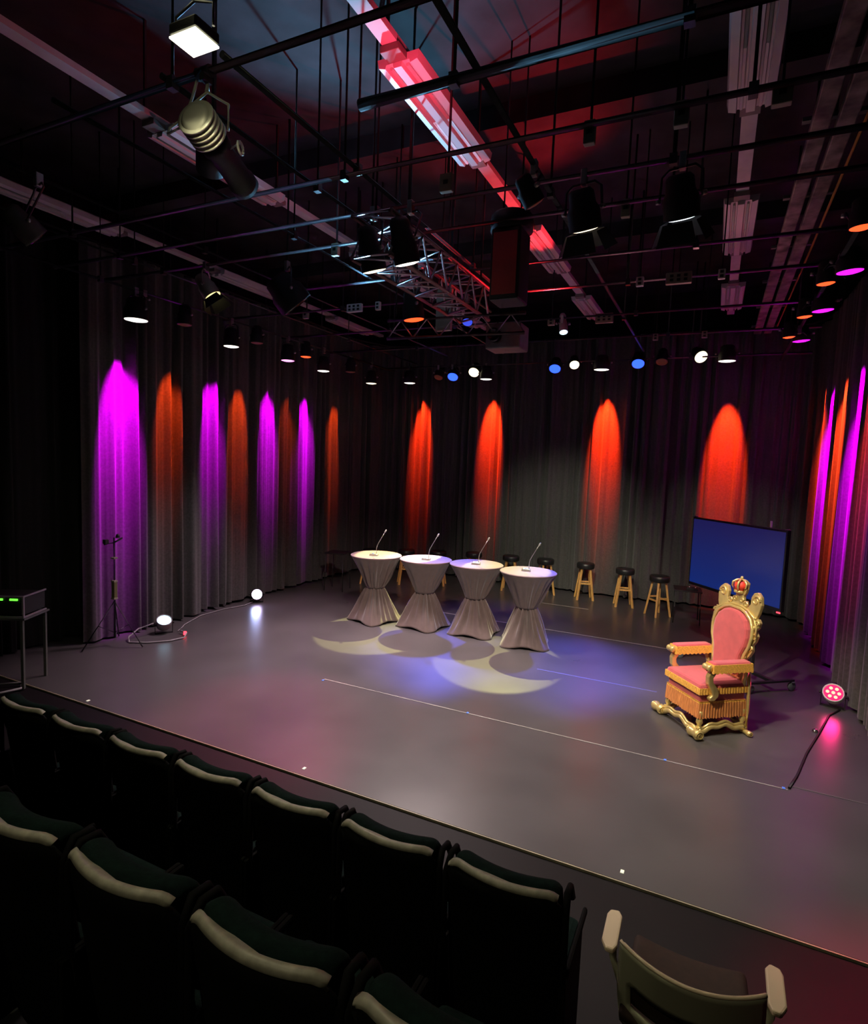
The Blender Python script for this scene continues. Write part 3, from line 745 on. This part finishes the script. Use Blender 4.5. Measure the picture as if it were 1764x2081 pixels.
for x, y0, y1, lb, r in [(-6.8,2.0,11.8,'long pipe carrying the lamps along the left curtain',.024),(-6.2,2.0,11.8,'thin pipe parallel to the left lamp pipe',.016),
    (-5.1,2.4,11.0,'dark pipe running away, left of the middle tray',.016),(-3.9,2.4,11,'thin cyan lit pipe running away left of the work light',.016),
    (-3.05,2.5,8,'dark pipe running away right of the profile spotlight',.018),(-2.58,2.5,7.5,'bluish pipe running away from beside the work light',.02),
    (-1.34,2.2,11.4,'dark pipe running away right of the red lit luminaire',.02),(.9,3.5,12,'pipe carrying magenta and orange lamps along the right curtain',.024)]:
    z = 4.72 if abs(x)>6.5 or x==.9 else ZP
    pipe(lb, (x,y0,z), (x,y1,z), r, hang=2)

# cable trays with fluorescent luminaires
def tray(label, x, y0, y1, z=5.6):
    t = thing('cable_tray', label, 'cable tray', (0,0,0), 0, 'white trays under the ceiling')
    bm = B(); add_prism(bm, [(x-.06,z),(x+.06,z),(x+.06,z+.05),(x+.05,z+.05),(x+.05,z+.01),(x-.05,z+.01),(x-.05,z+.05),(x-.06,z+.05)], y0, y1); obj('channel', bm, M_tray, t)
    y = y0+.4
    while y < y1:
        bm = B(); add_box(bm, (x,y,(z+.04+CE)/2), (.02,.02,CE-z-.04)); obj('hanger_rod', bm, M_rod, t); y += 1.7
    return t
def luminaire(label, x, y0, y1, z=5.6, w=.17):
    t = thing('ceiling_luminaire', label, 'light fixture', (0,0,0), 0, 'unlit ribbed luminaires on the trays')
    pr = [(-w,.0),(-w*.92,-.06),(-w*.60,-.075),(-w*.56,-.05),(-w*.22,-.05),(-w*.18,-.085),(w*.18,-.085),(w*.22,-.05),(w*.56,-.05),(w*.60,-.075),(w*.92,-.06),(w,.0)]
    bm = B(); add_prism(bm, [(x+a,z-.002+b) for a,b in pr], y0, y1); obj('reflector', bm, M_lum, t)
    for sx in (-1,1):
        bm = B(); add_tube(bm, [(x+sx*w*.39,y0+.03,z-.065),(x+sx*w*.39,y1-.03,z-.065)], .013, 8); obj('tube', bm, M_white, t)
    for y in (y0-.06,y1+.06):
        bm = B(); add_box(bm, (x,y,z-.025), (.15,.13,.05)); obj('end_cap', bm, mat('endcap',(.22,.2,.18),.6), t, bevel=.004)
    return t
for x, nm in [(-7.4,'leftmost'),(-4.72,'second from the left'),(-2.27,'red lit'),(.04,'right hand')]:
    tray('%s white tray running away under the ceiling' % nm, x, 1.6, 12.2)
    for (y0,y1,pl) in [(3.85,5.35,'near'),(7.1,8.7,'middle'),(10.2,11.6,'far')]:
        luminaire('ribbed white luminaire, %s one on the %s tray' % (pl, nm), x, y0, y1)
luminaire('broad ribbed white luminaire cut by the top edge on the right hand side', .04, 1.7, 3.2, 5.62, .16)
# duct pair with yellow cable at the right
t = thing('cable_ladder', 'wide dusty cable ladder running along the top right', 'cable tray', (0,0,0))
for x in (.50,.66):
    bm = B(); add_box(bm, (x,7.75,5.25), (.12,8.9,.06)); obj('side_duct', bm, mat('duct_dusty',(.20,.17,.15),.6,noise=.7,nscale=7), t, bevel=.01)
for k in range(7):
    bm = B(); add_box(bm, (.60,3.9+k*1.35,5.32), (.42,.05,.03)); obj('rung', bm, M_greyp, t)
    bm = B(); add_box(bm, (.60,3.9+k*1.35,5.87), (.02,.02,1.06)); obj('hanger_rod', bm, M_rod, t)
bm = B(); add_tube(bm, [(.80,3.4,5.30),(.79,6,5.28),(.80,8,5.30),(.79,12,5.30)], .012, 6); one('yellow_cable', bm, M_cabley, 'yellow cable running beside the dusty cable ladder at the top right', 'cable')
# a tie so that the cable rests on brackets
# ------------------------------------------------------------------ truss
t = thing('lighting_truss', 'square aluminium lighting truss hanging in the middle of the grid', 'truss', (0,0,0))
tx0, tx1, ty0, ty1, tz0, tz1 = -2.86, -2.50, 4.2, 6.5, 4.36, 4.70
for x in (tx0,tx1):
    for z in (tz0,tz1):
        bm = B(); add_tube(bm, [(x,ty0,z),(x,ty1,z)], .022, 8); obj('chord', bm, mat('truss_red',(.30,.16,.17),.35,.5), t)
bm = B(); n = 6
for k in range(n):
    a = ty0+(ty1-ty0)*k/n; c = ty0+(ty1-ty0)*(k+1)/n; m_=(a+c)/2
    for x in (tx0,tx1): add_tube(bm, [(x,a,tz0),(x,m_,tz1),(x,c,tz0)], .012, 6)
    for z in (tz0,tz1): add_tube(bm, [(tx0,a,z),(tx1,m_,z),(tx0,c,z)], .012, 6); add_tube(bm, [(tx0,a,z),(tx1,a,z)], .012, 6)
obj('lattice', bm, M_truss, t)
for y in (ty0+.3, ty1-.3):
    for x in (tx0, tx1):
        bm = B(); add_tube(bm, [(x,y,tz1),(x,y,CE)], .012, 6); obj('hanger_rod', bm, M_rod, t)
# crossing arms
t = thing('lighting_truss', 'short dark lattice arm crossing below the square truss', 'truss', (0,0,0))
bm = B(); add_tube(bm, [(-3.5,5.9,4.28),(-1.9,6.0,4.28)], .02, 8); add_tube(bm, [(-3.5,5.9,4.08),(-1.9,6.0,4.08)], .02, 8); obj('chord', bm, M_pipe, t)
bm = B()
for k in range(5):
    x = -3.5+k*.32; add_tube(bm, [(x,5.9+k*.02,4.08),(x+.16,5.92+k*.02,4.28),(x+.32,5.92+k*.02,4.08)], .009, 6)
obj('lattice', bm, M_truss, t)
bm = B(); add_tube(bm, [(-3.4,5.91,4.28),(-3.4,5.91,CE)], .01, 6); obj('hanger_rod', bm, M_rod, t); bm = B(); add_tube(bm, [(-2.0,5.99,4.28),(-2.0,5.99,CE)], .01, 6); obj('hanger_rod', bm, M_rod, t)
# bent cyan bracket (left of truss)
bm = B(); add_tube(bm, [(-5.5,6.3,4.80),(-5.05,6.12,4.81),(-4.9,6.1,4.81)], .02, 8); one('bracket_arm', bm, M_truss, 'short bent pale bracket at the left end of the cyan lit pipe', 'bracket')

# ------------------------------------------------------------------ hanging cabinets, boxes
def hang_box(name, label, cat, c, s, m, face=None, rod=True, group=None, rz=0):
    t = thing(name, label, cat, (c[0],c[1],c[2]), rz, group)
    bm = B(); add_box(bm, (0,0,0), s); obj('case', bm, m, t, bevel=min(s)*.06)
    if face: 
        bm = B(); add_box(bm, (0,-s[1]/2-.004,0), (s[0]*.82,.008,s[2]*.86)); obj('grille', bm, face, t)
    if rod:
        for sx in (-1,1):
            bm = B(); add_tube(bm, [(sx*s[0]*.3,0,s[2]/2-.01),(sx*s[0]*.3,0,CE-c[2])], .008, 6); obj('hanger_rod', bm, M_rod, t)
    return t
sp_ = hang_box('hanging_speaker', 'tall dark loudspeaker cabinet with red light coloured into its face hanging beside the red luminaire', 'speaker', (-1.80,5.15,4.46), (.27,.30,.62), M_black, mat('speaker_grille_redlit',(.45,.05,.05),.7))  # red light on the face is put into the grille colour
bm = B(); add_lathe(bm, [(0,.31),(.19,.31),(.19,.44),(.17,.46),(0,.46)], 20); obj('top_drum', bm, M_black, sp_)
pj = hang_box('projector', 'grey boxy projector hanging low behind the loudspeaker cabinet', 'projector', (-2.75,7.9,4.45), (.5,.4,.34), M_greyp)
bm = B(); add_lathe(bm, [(.09,0),(.09,.1),(.07,.1),(.06,.06),(0,.06)], 20, Matrix.Translation((-.1,-.2,0)) @ Matrix.Rotation(PI/2,4,'X')); obj('lens', bm, M_glassbk, pj)
hang_box('grey_panel_box', 'flat grey metal box hanging upright below the truss', 'box', (-3.13,6.62,4.55), (.2,.06,.5), M_beige)
soc = [(-4.68,6.98,'white six hole socket box hanging left of the truss',(.24,.05,.11)),(-4.30,6.98,'small white socket box beside the six hole one',(.07,.05,.11)),
       (-.51,6.98,'wide beige junction box hanging in the right half of the grid',(.26,.06,.12)),(-.91,6.98,'small pale socket left of the wide junction box',(.08,.05,.1)),
       (-.09,6.98,'small round pale socket right of the wide junction box',(.07,.05,.1)),(-.80,5.02,'small dark socket box above the yellow lit lamp row',(.07,.05,.14)),
       (-.86,3.84,'small socket with a red lit edge near the upper middle',(.07,.05,.14)),(-.33,3.84,'pale upright socket above the cool white lamp',(.08,.05,.14)),
       (.18,3.84,'dim beige socket right of the broad luminaire',(.1,.05,.12)),(-1.97,4.12,'yellowish upright box above the dark speaker',(.1,.05,.13)),
       (-3.6,5.0,'dim socket box left of the truss on the cyan pipe',(.08,.05,.12)),(-5.6,7.08,'dim socket box far left on the grey pipe',(.09,.05,.12)),
       (-1.55,8.5,'wide pale box with dark openings near the back, left of the blue lamp',(.24,.06,.13)),(-2.3,8.5,'dim pale box near the back pipe',(.1,.06,.1)),
       (-.3,9.9,'tiny dark socket on the second last pipe, right',(.08,.05,.1)),(-1.0,9.9,'tiny dark socket on the second last pipe, left',(.08,.05,.1))]
for x,y,lb,s in soc:
    t = thing('socket_box', lb, 'socket box', (x,y,4.78), 0, 'small boxes hanging in the grid')
    pale = 'white' in lb or 'pale' in lb
    bm = B(); add_box(bm, (0,0,0), s); obj('case', bm, M_white if pale and y>6 and y<8 else M_beige, t, bevel=.006)
    nh = 3 if s[0]>.15 else 1
    for k in range(nh):
        for zz in ((-.022,.022) if s[0]>.15 or s[2]<.12 else (0,)):
            bm = B(); add_box(bm, ((k-(nh-1)/2)*.07, -s[1]/2, zz), (.035,.006,.028)); obj('socket_hole', bm, M_black, t)
    bm = B(); add_box(bm, (0,.02,s[2]/2+(CE-4.78-s[2]/2)/2), (.014,.014,CE-4.78-s[2]/2)); obj('hanger_rod', bm, M_rod, t)

# ------------------------------------------------------------------ stage lights
def can(label, lens_c, aim, lensm, r=.13, L=.26, pipe_z=None, body=None, barn=False, group='stage lights hung in the grid', name='hanging_stage_light'):
    c = Vector(lens_c); d = Vector(aim).normalized()
    t = thing(name, label, 'stage light', c, 0, group)
    M = aimM((0,0,0), d)     # local z along the beam; lens at 0
    body = body or M_black
    bm = B(); add_lathe(bm, [(0,-L),(r*.55,-L),(r*.75,-L*.9),(r*.8,-L*.6),(r*.98,-L*.45),(r,-.0),(r,.012),(r*.95,.012),(r*.95,-.005),(0,-.005)], 24, M); obj('housing', bm, body, t)
    bm = B(); add_lathe(bm, [(0,-.004),(r*.9,-.004),(r*.9,.012),(r*.6,.022),(0,.026)], 24, M); obj('lens', bm, lensm, t)
    # yoke, clamp and pipe grip
    a = Vector((-d.y, d.x, 0)); a = a.normalized() if a.length > .1 else Vector((1,0,0))
    mid = M @ Vector((0,0,-L*.45))
    best = None
    for pa, pb, pr in PIPES:
        tt = max(0, min(1, (Vector((mid.x+c.x,mid.y+c.y,0))-Vector((pa.x,pa.y,0))).dot(Vector((pb.x-pa.x,pb.y-pa.y,0)))/Vector((pb.x-pa.x,pb.y-pa.y,0)).length_squared))
        q = pa.lerp(pb, tt); dd = math.hypot(q.x-c.x-mid.x, q.y-c.y-mid.y)
        if q.z > c.z+.02 and (best is None or dd < best[0]): best = (dd, q-c, pr)
    near = best and best[0] < .30
    pq = best[1] if near else Vector((mid.x, mid.y, 4.85-c.z))
    top = Vector((pq.x, pq.y, pq.z-.06))
    pz = pq.z
    bm = B(); e = r+.02
    add_tube(bm, [mid+a*e, mid+a*e+Vector((0,0,.02)), Vector((top.x,top.y,top.z-.04))+a*e*.95, top+a*e*.6, top-a*e*.6, Vector((top.x,top.y,top.z-.04))-a*e*.95, mid-a*e+Vector((0,0,.02)), mid-a*e], .009, 6); y = obj('yoke', bm, body if body is M_silver else M_pipe, t)
    bm = B(); add_box(bm, (top.x,top.y,(top.z+pz)/2+.01), (.045,.06,abs(pz-top.z)+.05)); obj('clamp', bm, M_micw, y, bevel=.006)
    if not near:
        bm = B(); add_tube(bm, [(top.x,top.y,top.z),(top.x,top.y,CE-c.z)], .014, 8); obj('drop_rod', bm, M_rod, t)
    for s in (-1,1):
        bm = B(); add_lathe(bm, [(0,0),(.018,0),(.015,.03),(0,.032)], 10, aimM(mid+a*s*(e-.004), a*s)); obj('knob', bm, M_micw, y)
    if barn:
        for k in range(4):
            an = k*PI/2; ca, sa = math.cos(an), math.sin(an)
            bm = B()
            q = [(r,-r*.8,.03),(r,r*.8,.03),(r*1.5,r*1.1,.03+r*1.1),(r*1.5,-r*1.1,.03+r*1.1)]
            bm.faces.new([bm.verts.new(M @ Vector((x*ca-y_*sa, x*sa+y_*ca, z))) for x,y_,z in q]); obj('barn_door', bm, M_black, t, solid=.003)
    return t
DN = -1.
# along the left curtain  (x=-6.8)
for (y,z,lm,r,lb) in [(5.19,4.36,E_white,.15,'brightest white glowing stage light, nearest on the left lamp pipe'),
    (5.95,4.47,E_dim,.10,'stage light with dull red lens, second on the left lamp pipe'),
    (6.82,4.34,E_white,.12,'white glowing stage light above the second magenta stripe'),
    (7.37,4.50,E_dim,.10,'unlit looking stage light after the second white one on the left pipe'),
    (8.13,4.35,E_pink,.12,'stage light with pink glowing lens on the left lamp pipe'),
    (8.62,4.50,E_org,.10,'stage light with orange red glowing lens on the left lamp pipe'),
    (9.15,4.33,E_white,.12,'white glowing stage light before the left corner'),
    (10.05,4.45,E_dim,.10,'dim stage light in the left rear corner'),
    (10.85,4.33,E_warm,.12,'warm white stage light hanging in the left rear corner')]:
    can(lb, (-6.8,y,z), (0,0,-1), lm, r, pipe_z=4.72)
# along the back curtain  (y=11.6)
for (x,z,lm,r,lb,ai) in [(-6.24,4.42,E_white,.13,'white glowing stage light above the first red stripe of the back curtain',(0,.02,-1)),
    (-5.54,4.52,E_dim,.10,'unlit square fronted stage light left of the first blue one',(0,-.5,-1)),
    (-5.20,4.52,E_blue,.12,'leftmost stage light with blue glowing lens',(.15,-.8,-1)),
    (-4.72,4.60,E_warm,.12,'warm stage light facing the audience above the tables',(.1,-1,-.9)),
    (-4.44,4.46,E_white,.13,'white stage light above the second red stripe of the back curtain',(0,.02,-1)),
    (-3.0,4.62,E_blue,.12,'middle stage light with blue glowing lens',(.1,-.8,-1)),
    (-2.62,4.68,E_warm,.10,'warm stage light just right of the middle blue one',(.3,-1,-.9)),
    (-2.10,4.58,E_white,.15,'white stage light above the third red stripe of the back curtain',(0,.02,-1)),
    (-1.44,4.66,E_blue,.12,'rightmost stage light with blue glowing lens',(.1,-.8,-1)),
    (-1.03,4.68,E_dim,.11,'dark stage light between the rightmost blue one and the slanted warm one',(0,-.5,-1)),
    (-.38,4.74,E_warm,.12,'slanted warm stage light left of the last white one',(.5,-.9,-.7)),
    (.04,4.66,E_white,.15,'white stage light above the red stripe behind the television',(0,.02,-1))]:
    can(lb, (x,11.55,z), ai, lm, r, pipe_z=4.98 if z>4.7 else 4.76)
# along the right curtain
for (x,y,z,lm,r,lb) in [(.98,6.62,4.60,E_mag,.115,'largest magenta glowing stage light at the right edge'),(.97,8.05,4.60,E_mag,.115,'middle magenta glowing stage light on the right'),
    (.95,9.75,4.60,E_mag,.115,'farthest magenta glowing stage light on the right'),
    (.86,5.50,4.60,E_org,.085,'nearest orange glowing stage light at the right edge'),(.84,6.95,4.60,E_org,.085,'middle orange glowing stage light on the right'),
    (.82,8.30,4.60,E_org,.085,'third orange glowing stage light on the right'),(.78,9.55,4.62,E_org,.08,'farthest orange stage light in the right row')]:
    can(lb, (x,y,z), (.07,.05,-1), lm, r, L=.2, pipe_z=4.74)
# in the grid
can('stage light with warm lit lens and barn doors, right of the speaker cabinet', (-1.0,4.50,4.47), (.1,.5,-1), E_warm, .12, barn=True, pipe_z=4.81)
can('stage light with cool white lens and barn doors in the upper right grid', (-.34,4.50,4.46), (.1,.5,-1), mat('lens_cool',(.02,.02,.02),.5,emit=(.75,.9,1),es=2.5), .12, barn=True, pipe_z=4.81)
can('dark moving light with a warm lens hanging at the left of the truss', (-2.78,4.43,4.33), (.1,.35,-1), E_warm, .11, L=.34, pipe_z=4.81)
can('dark moving light with a white lens hanging at the right of the truss', (-2.42,4.36,4.33), (.1,.35,-1), E_white, .11, L=.34, pipe_z=4.81)
can('black spotlight with a dull red lens hanging below the truss', (-3.12,5.82,4.26), (.1,.1,-1), E_org, .12, L=.30, pipe_z=4.55)
can('brass coloured spotlight lit yellow on the left, left of the big dark scoop', (-5.30,5.02,4.48), (.6,.3,-1), mat('lens_brass',(.1,.1,.05),.5,emit=(1,.85,.3),es=2), .10, body=M_silver, barn=True, pipe_z=4.8)
can('red lit spotlight body near the red luminaire', (-1.34,4.30,4.62), (.5,.6,-1), E_dim, .08, L=.2, pipe_z=4.81)
can('big dark scoop light at the left of the socket boxes', (-4.45,5.45,4.42), (.4,.5,-.7), M_glassbk, .2, L=.36, pipe_z=4.93)
can('small bright lamp hanging high at the left above the brightest light', (-6.8,5.28,4.60), (.3,-.6,-.8), E_warm, .04, L=.12, pipe_z=4.72)
can('spotlight with a cold glint on the far side of the red tray', (-2.1,8.45,4.62), (.2,-.4,-1), E_cyan, .06, L=.3, body=M_white, pipe_z=4.81)
can('dark spotlight hanging at the far left edge of the grid', (-5.3,3.1,4.45), (.2,.8,-.7), M_glassbk, .11, body=M_greyp, pipe_z=4.81)
can('small blue lit clamp lamp below the truss', (-3.0,7.05,4.5), (.2,-.6,-1), mat('lens_dimblue',(.02,.02,.02),.5,emit=(.05,.1,1),es=.8), .07, L=.16, pipe_z=4.81)

# ------------------------------------------------------------------ near work light and profile spotlight
wl = thing('work_light', 'square work light glowing brilliant yellow white near the top left', 'work light', (-2.33,2.09,4.60), 0)
bm = B(); add_box(bm, (0,0,.035), (.17,.145,.05)); obj('housing', bm, M_black, wl, bevel=.008)
bm = B(); add_box(bm, (0,0,-.001), (.165,.14,.008)); obj('glass', bm, E_big, wl)
bm = B(); add_tube(bm, [(-.12,0,.04),(-.12,0,.14),(0,.0,.18),(.12,0,.14),(.12,0,.04)], .007, 6); add_tube(bm, [(0,0,.18),(0,0,CE-4.6)], .010, 6); obj('yoke', bm, M_pipe, wl)

pf = thing('profile_spotlight', 'silver and black profile spotlight hanging right under the work light', 'stage light', (-2.73,2.54,4.50), 0)
ax = Vector((-.10,.47,-.14)).normalized(); M = aimM((0,0,0), ax)
bm = B(); add_lathe(bm, [(0,-.13),(.06,-.13),(.085,-.115),(.097,-.06),(.09,.0),(.075,.05),(0,.05)], 28, M); h = obj('lamp_housing', bm, M_silver, pf)
for k in range(5):
    bm = B(); z = -.11+k*.03; add_lathe(bm, [(.085,z),(.108,z),(.108,z+.01),(.085,z+.01)], 28, M); obj('cooling_fin', bm, M_silver, h)
bm = B(); add_lathe(bm, [(0,.04),(.085,.04),(.088,.10),(.075,.12),(.078,.34),(.088,.36),(.088,.42),(.08,.42),(.08,.38),(0,.38)], 24, M); obj('barrel', bm, M_black, pf)
bm = B(); a, b2 = frame(ax)
a = Vector((ax.y,-ax.x,0)).normalized()
add_tube(bm, [a*.135+Vector((0,0,0)), a*.135+Vector((0,0,.14)), Vector((0,0,.22)), a*-.135+Vector((0,0,.14)), a*-.135], .008, 6); add_tube(bm, [(0,0,.22),(0,0,.31)], .014, 8); obj('yoke', bm, M_silver, pf)
bm = B(); add_box(bm, (0,-.01,.30), (.035,.06,.07)); add_tube(bm, [(-.05,-.02,.31),(.05,-.02,.31)], .034, 8); obj('clamp', bm, M_black, pf)
bm = B(); add_tube(bm, [Vector((-.09,-.1,.0)),Vector((-.17,-.12,-.03)),Vector((-.24,-.05,.05)),Vector((-.23,.05,.16)),Vector((-.15,.03,.24)),Vector((-.06,-.01,.31))], .008, 8); obj('cable', bm, mat('cable_pale',(.5,.5,.42),.5), pf)
for s in (1,):
    bm = B(); add_tube(bm, [a*.14+ax*.12+Vector((math.cos(k*PI/5)*.0,0,0))+ (Vector((0,0,1))*math.sin(k*2*PI/10)+ax*math.cos(k*2*PI/10))*.03 for k in range(10)], .009, 6, closed=True); add_tube(bm, [a*.07+ax*.12, a*.14+ax*.12+Vector((0,0,.03))], .006, 6); obj('handle', bm, M_silver, pf)
p2 = thing('profile_spotlight', 'black spotlight with an orange gel edge tucked behind the silver one', 'stage light', (-2.92,2.75,4.48), 0)
bm = B(); M = aimM((0,0,0), Vector((-.35,.35,-.35)))
add_lathe(bm, [(0,-.14),(.06,-.14),(.085,-.1),(.09,.06),(.08,.06),(0,.05)], 24, M); obj('housing', bm, M_black, p2)
bm = B(); add_box(bm, (.075,.09,.0), (.012,.22,.006), Matrix.Rotation(.1,3,'Z')); obj('gel_frame', bm, E_orangegel, p2)
bm = B(); add_tube(bm, [(-.1,0,0),(-.1,.01,.2),(0,.02,.3),(.1,.01,.2),(.1,0,0)], .008, 6); add_box(bm, (0,.02,1.1), (.02,.02,1.64)); obj('yoke', bm, M_black, p2)

# ================================================================== LIGHTS
ORG = (1,.030,.004); MAG = (.80,.0,1.)
def wash(x, y, z, nx, ny, c, p, w=1.):
    o = light('SPOT','wash', (x,y,z), (x+nx,y+ny,z-1.06), p, c, 26*w, .75, .02)
    o.scale = (1, 2.35, 1)      # cone stretched by scale to make the beam tall and narrow
for y, c, p in [(5.55,MAG,2300),(7.22,MAG,1800),(8.60,MAG,1400),(9.70,MAG,1500)]: wash(-6.85,y,4.34,-.75,0,c,p, 1.05 if y<6 else .9)
for y, p in [(6.35,460),(7.85,480),(9.15,230),(10.70,380)]: wash(-6.85,y,4.30,-.75,0,(1,.06,.005),p,.9)
for x, p in [(-6.40,1900),(-4.62,2300),(-2.12,2700),(.14,2600)]: wash(x,11.80,4.45,0,.8,ORG,p,1.05)
for y, c, p in [(11.25,MAG,3800),(9.35,MAG,3400),(10.3,(1,.05,.01),2200),(8.5,(1,.04,.05),700),(11.9,(1,.04,.01),1200)]: wash(.95,y-.45,4.50,.70,.45,c,p,1.05)
# table specials from behind: hard yellowish pools
light('SPOT','special', (-4.95,10.9,4.60), (-4.62,7.85,0), 4300, (1,.95,.36), 19, .06, .03)
light('SPOT','special', (-3.55,11.3,4.62), (-2.55,7.62,0), 2500, (1,.95,.36), 17, .08, .03)
# blue back light pools
light('SPOT','blue', (-5.20,11.4,4.4), (-3.6,7.6,0), 3800, (.08,.11,1), 24, 1, .1)
light('SPOT','blue', (-1.9,11.4,4.5), (-1.75,8.0,0), 3200, (.08,.11,1), 28, 1, .1)
light('SPOT','blue', (-1.44,11.4,4.5), (-.9,8.2,0), 700, (.12,.10,1), 26, 1, .1)
light('SPOT','blue', (-3.6,11.4,4.5), (-3.2,9.6,0), 420, (.14,.12,1), 40, 1, .1)
# warm front key
light('SPOT','key', (-1.0,4.6,4.35), (-3.5,8.1,.3), 700, (1,.80,.66), 44, 1, .06)
light('SPOT','key', (-.34,4.6,4.35), (-1.3,9.0,.2), 620, (1,.86,.72), 48, 1, .06)
light('SPOT','key', (-2.42,4.4,4.25), (-4.9,8.2,.2), 560, (1,.78,.68), 50, 1, .06)
light('SPOT','throne', (-1.9,2.7,4.6), (.1,6.8,.9), 1000, (1,.86,.55), 24, .8, .05)
light('SPOT','stools', (-.34,4.6,4.3), (-1.7,11.7,.45), 520, (1,.86,.62), 24, 1, .06)  # extra spot added to brighten the bar stools
# soft down wash over the stage
light('SPOT','down', (-3.8,7.5,4.7), (-3.4,6.0,0), 1500, (1,.82,.80), 92, 1, .3)
light('SPOT','down', (-.4,5.3,4.7), (-.4,5.6,0), 740, (1,.88,.72), 92, 1, .3)
light('SPOT','down', (-5.6,7.4,4.6), (-5.3,6.6,0), 850, (1,.66,.78), 88, 1, .3)
# low glow on the curtains
light('SPOT','backglow', (-1.6,6.5,4.5), (-3.0,12.6,.7), 760, (.92,.92,.70), 40, 1, .1)
light('SPOT','backglow', (-4.5,6.6,4.3), (-7.6,6.6,.2), 110, (.80,.88,.92), 44, 1, .1)
light('SPOT','backglow', (-2.0,7.5,4.5), (.3,12.6,.9), 300, (.95,.92,.75), 34, 1, .1)
# red and magenta patches on the stage edges
light('SPOT','redfloor', (1.1,6.0,4.5), (1.45,3.1,0), 1500, (1,.0,.10), 30, 1, .1)
light('SPOT','redfloor', (-5.6,7.5,4.5), (-4.1,4.5,0), 900, (1,.05,.2), 30, 1, .1)
light('SPOT','magfloor', (.9,8.0,4.3), (1.3,7.6,0), 200, (.8,.05,.9), 80, 1, .1)
# light thrown up into the grid
light('SPOT','up_red', (-1.7,7.9,4.5), (-2.27,6.6,5.6), 380, (1,.02,.03), 80, .8, .05)
light('SPOT','up_red', (-2.0,3.6,5.0), (-2.6,4.4,6.4), 42, (1,.04,.10), 110, 1, .1)
light('SPOT','up_cyan', (-4.2,6.2,4.4), (-3.4,4.8,5.3), 560, (.22,.62,1), 84, .9, .05)
light('SPOT','up_cyan', (-3.2,4.6,5.0), (-4.4,7.8,6.3), 22, (.2,.5,.8), 110, 1, .1)
light('SPOT','up_dim', (-.3,8.0,4.1), (-.3,6.0,6.3), 12, (1,.35,.40), 120, 1, .1)
light('SPOT','house', (-1.9,-1.6,5.7), (-.6,2.2,.8), 90, (1,.88,.58), 52, .9, .1)
# the work light itself and the other small practicals
light('SPOT','work', (-2.33,2.09,4.588), (-2.33,2.15,0), 100, (1,.93,.60), 165, .4, .08)
light('POINT','work_spill', (-2.4,2.0,4.9), (0,0,0), .7, (1,.93,.55), size=.1)
light('SPOT','led', (1.42,7.95,.2), (.6,6.0,.1), 8, (1,.01,.2), 120, 1, .08)
light('SPOT','led', (-7.38,8.05,.16), (-6.5,7.3,.1), 6, (.3,.5,1), 120, 1, .08)
light('SPOT','led', (-7.2,5.9,.25), (-7.0,5.7,1), 3, (.5,.8,1), 120, 1, .08)

w = bpy.data.worlds.new('world'); SC.world = w; w.use_nodes = True
w.node_tree.nodes['Background'].inputs[0].default_value = (.5,.5,.6,1); w.node_tree.nodes['Background'].inputs[1].default_value = .0

# ------------------------------------------------------------------ camera
cam = bpy.data.cameras.new('camera'); co = bpy.data.objects.new('camera', cam); COL.objects.link(co)
cam.sensor_fit = 'HORIZONTAL'; cam.sensor_width = 36; cam.lens = 1185/1764*36; cam.clip_start = .05
R = Matrix(((.9001089,-.07251723,.42958727),(.43390535,.06068606,-.89891231),(.03911667,.99551919,.08608968)))
co.matrix_world = Matrix.Translation((0,0,2.7)) @ R.to_4x4()
SC.camera = co
SC.view_settings.view_transform = 'Standard'; SC.view_settings.look = 'None'; SC.view_settings.exposure = 0
SC.cycles.use_denoising = True
SC.cycles.max_bounces = 6; SC.cycles.diffuse_bounces = 3; SC.cycles.glossy_bounces = 3
SC.cycles.sample_clamp_indirect = 4; SC.cycles.sample_clamp_direct = 0
SC.cycles.use_light_tree = True
SC.cycles.use_adaptive_sampling = True; SC.cycles.adaptive_threshold = .04; SC.cycles.adaptive_min_samples = 16
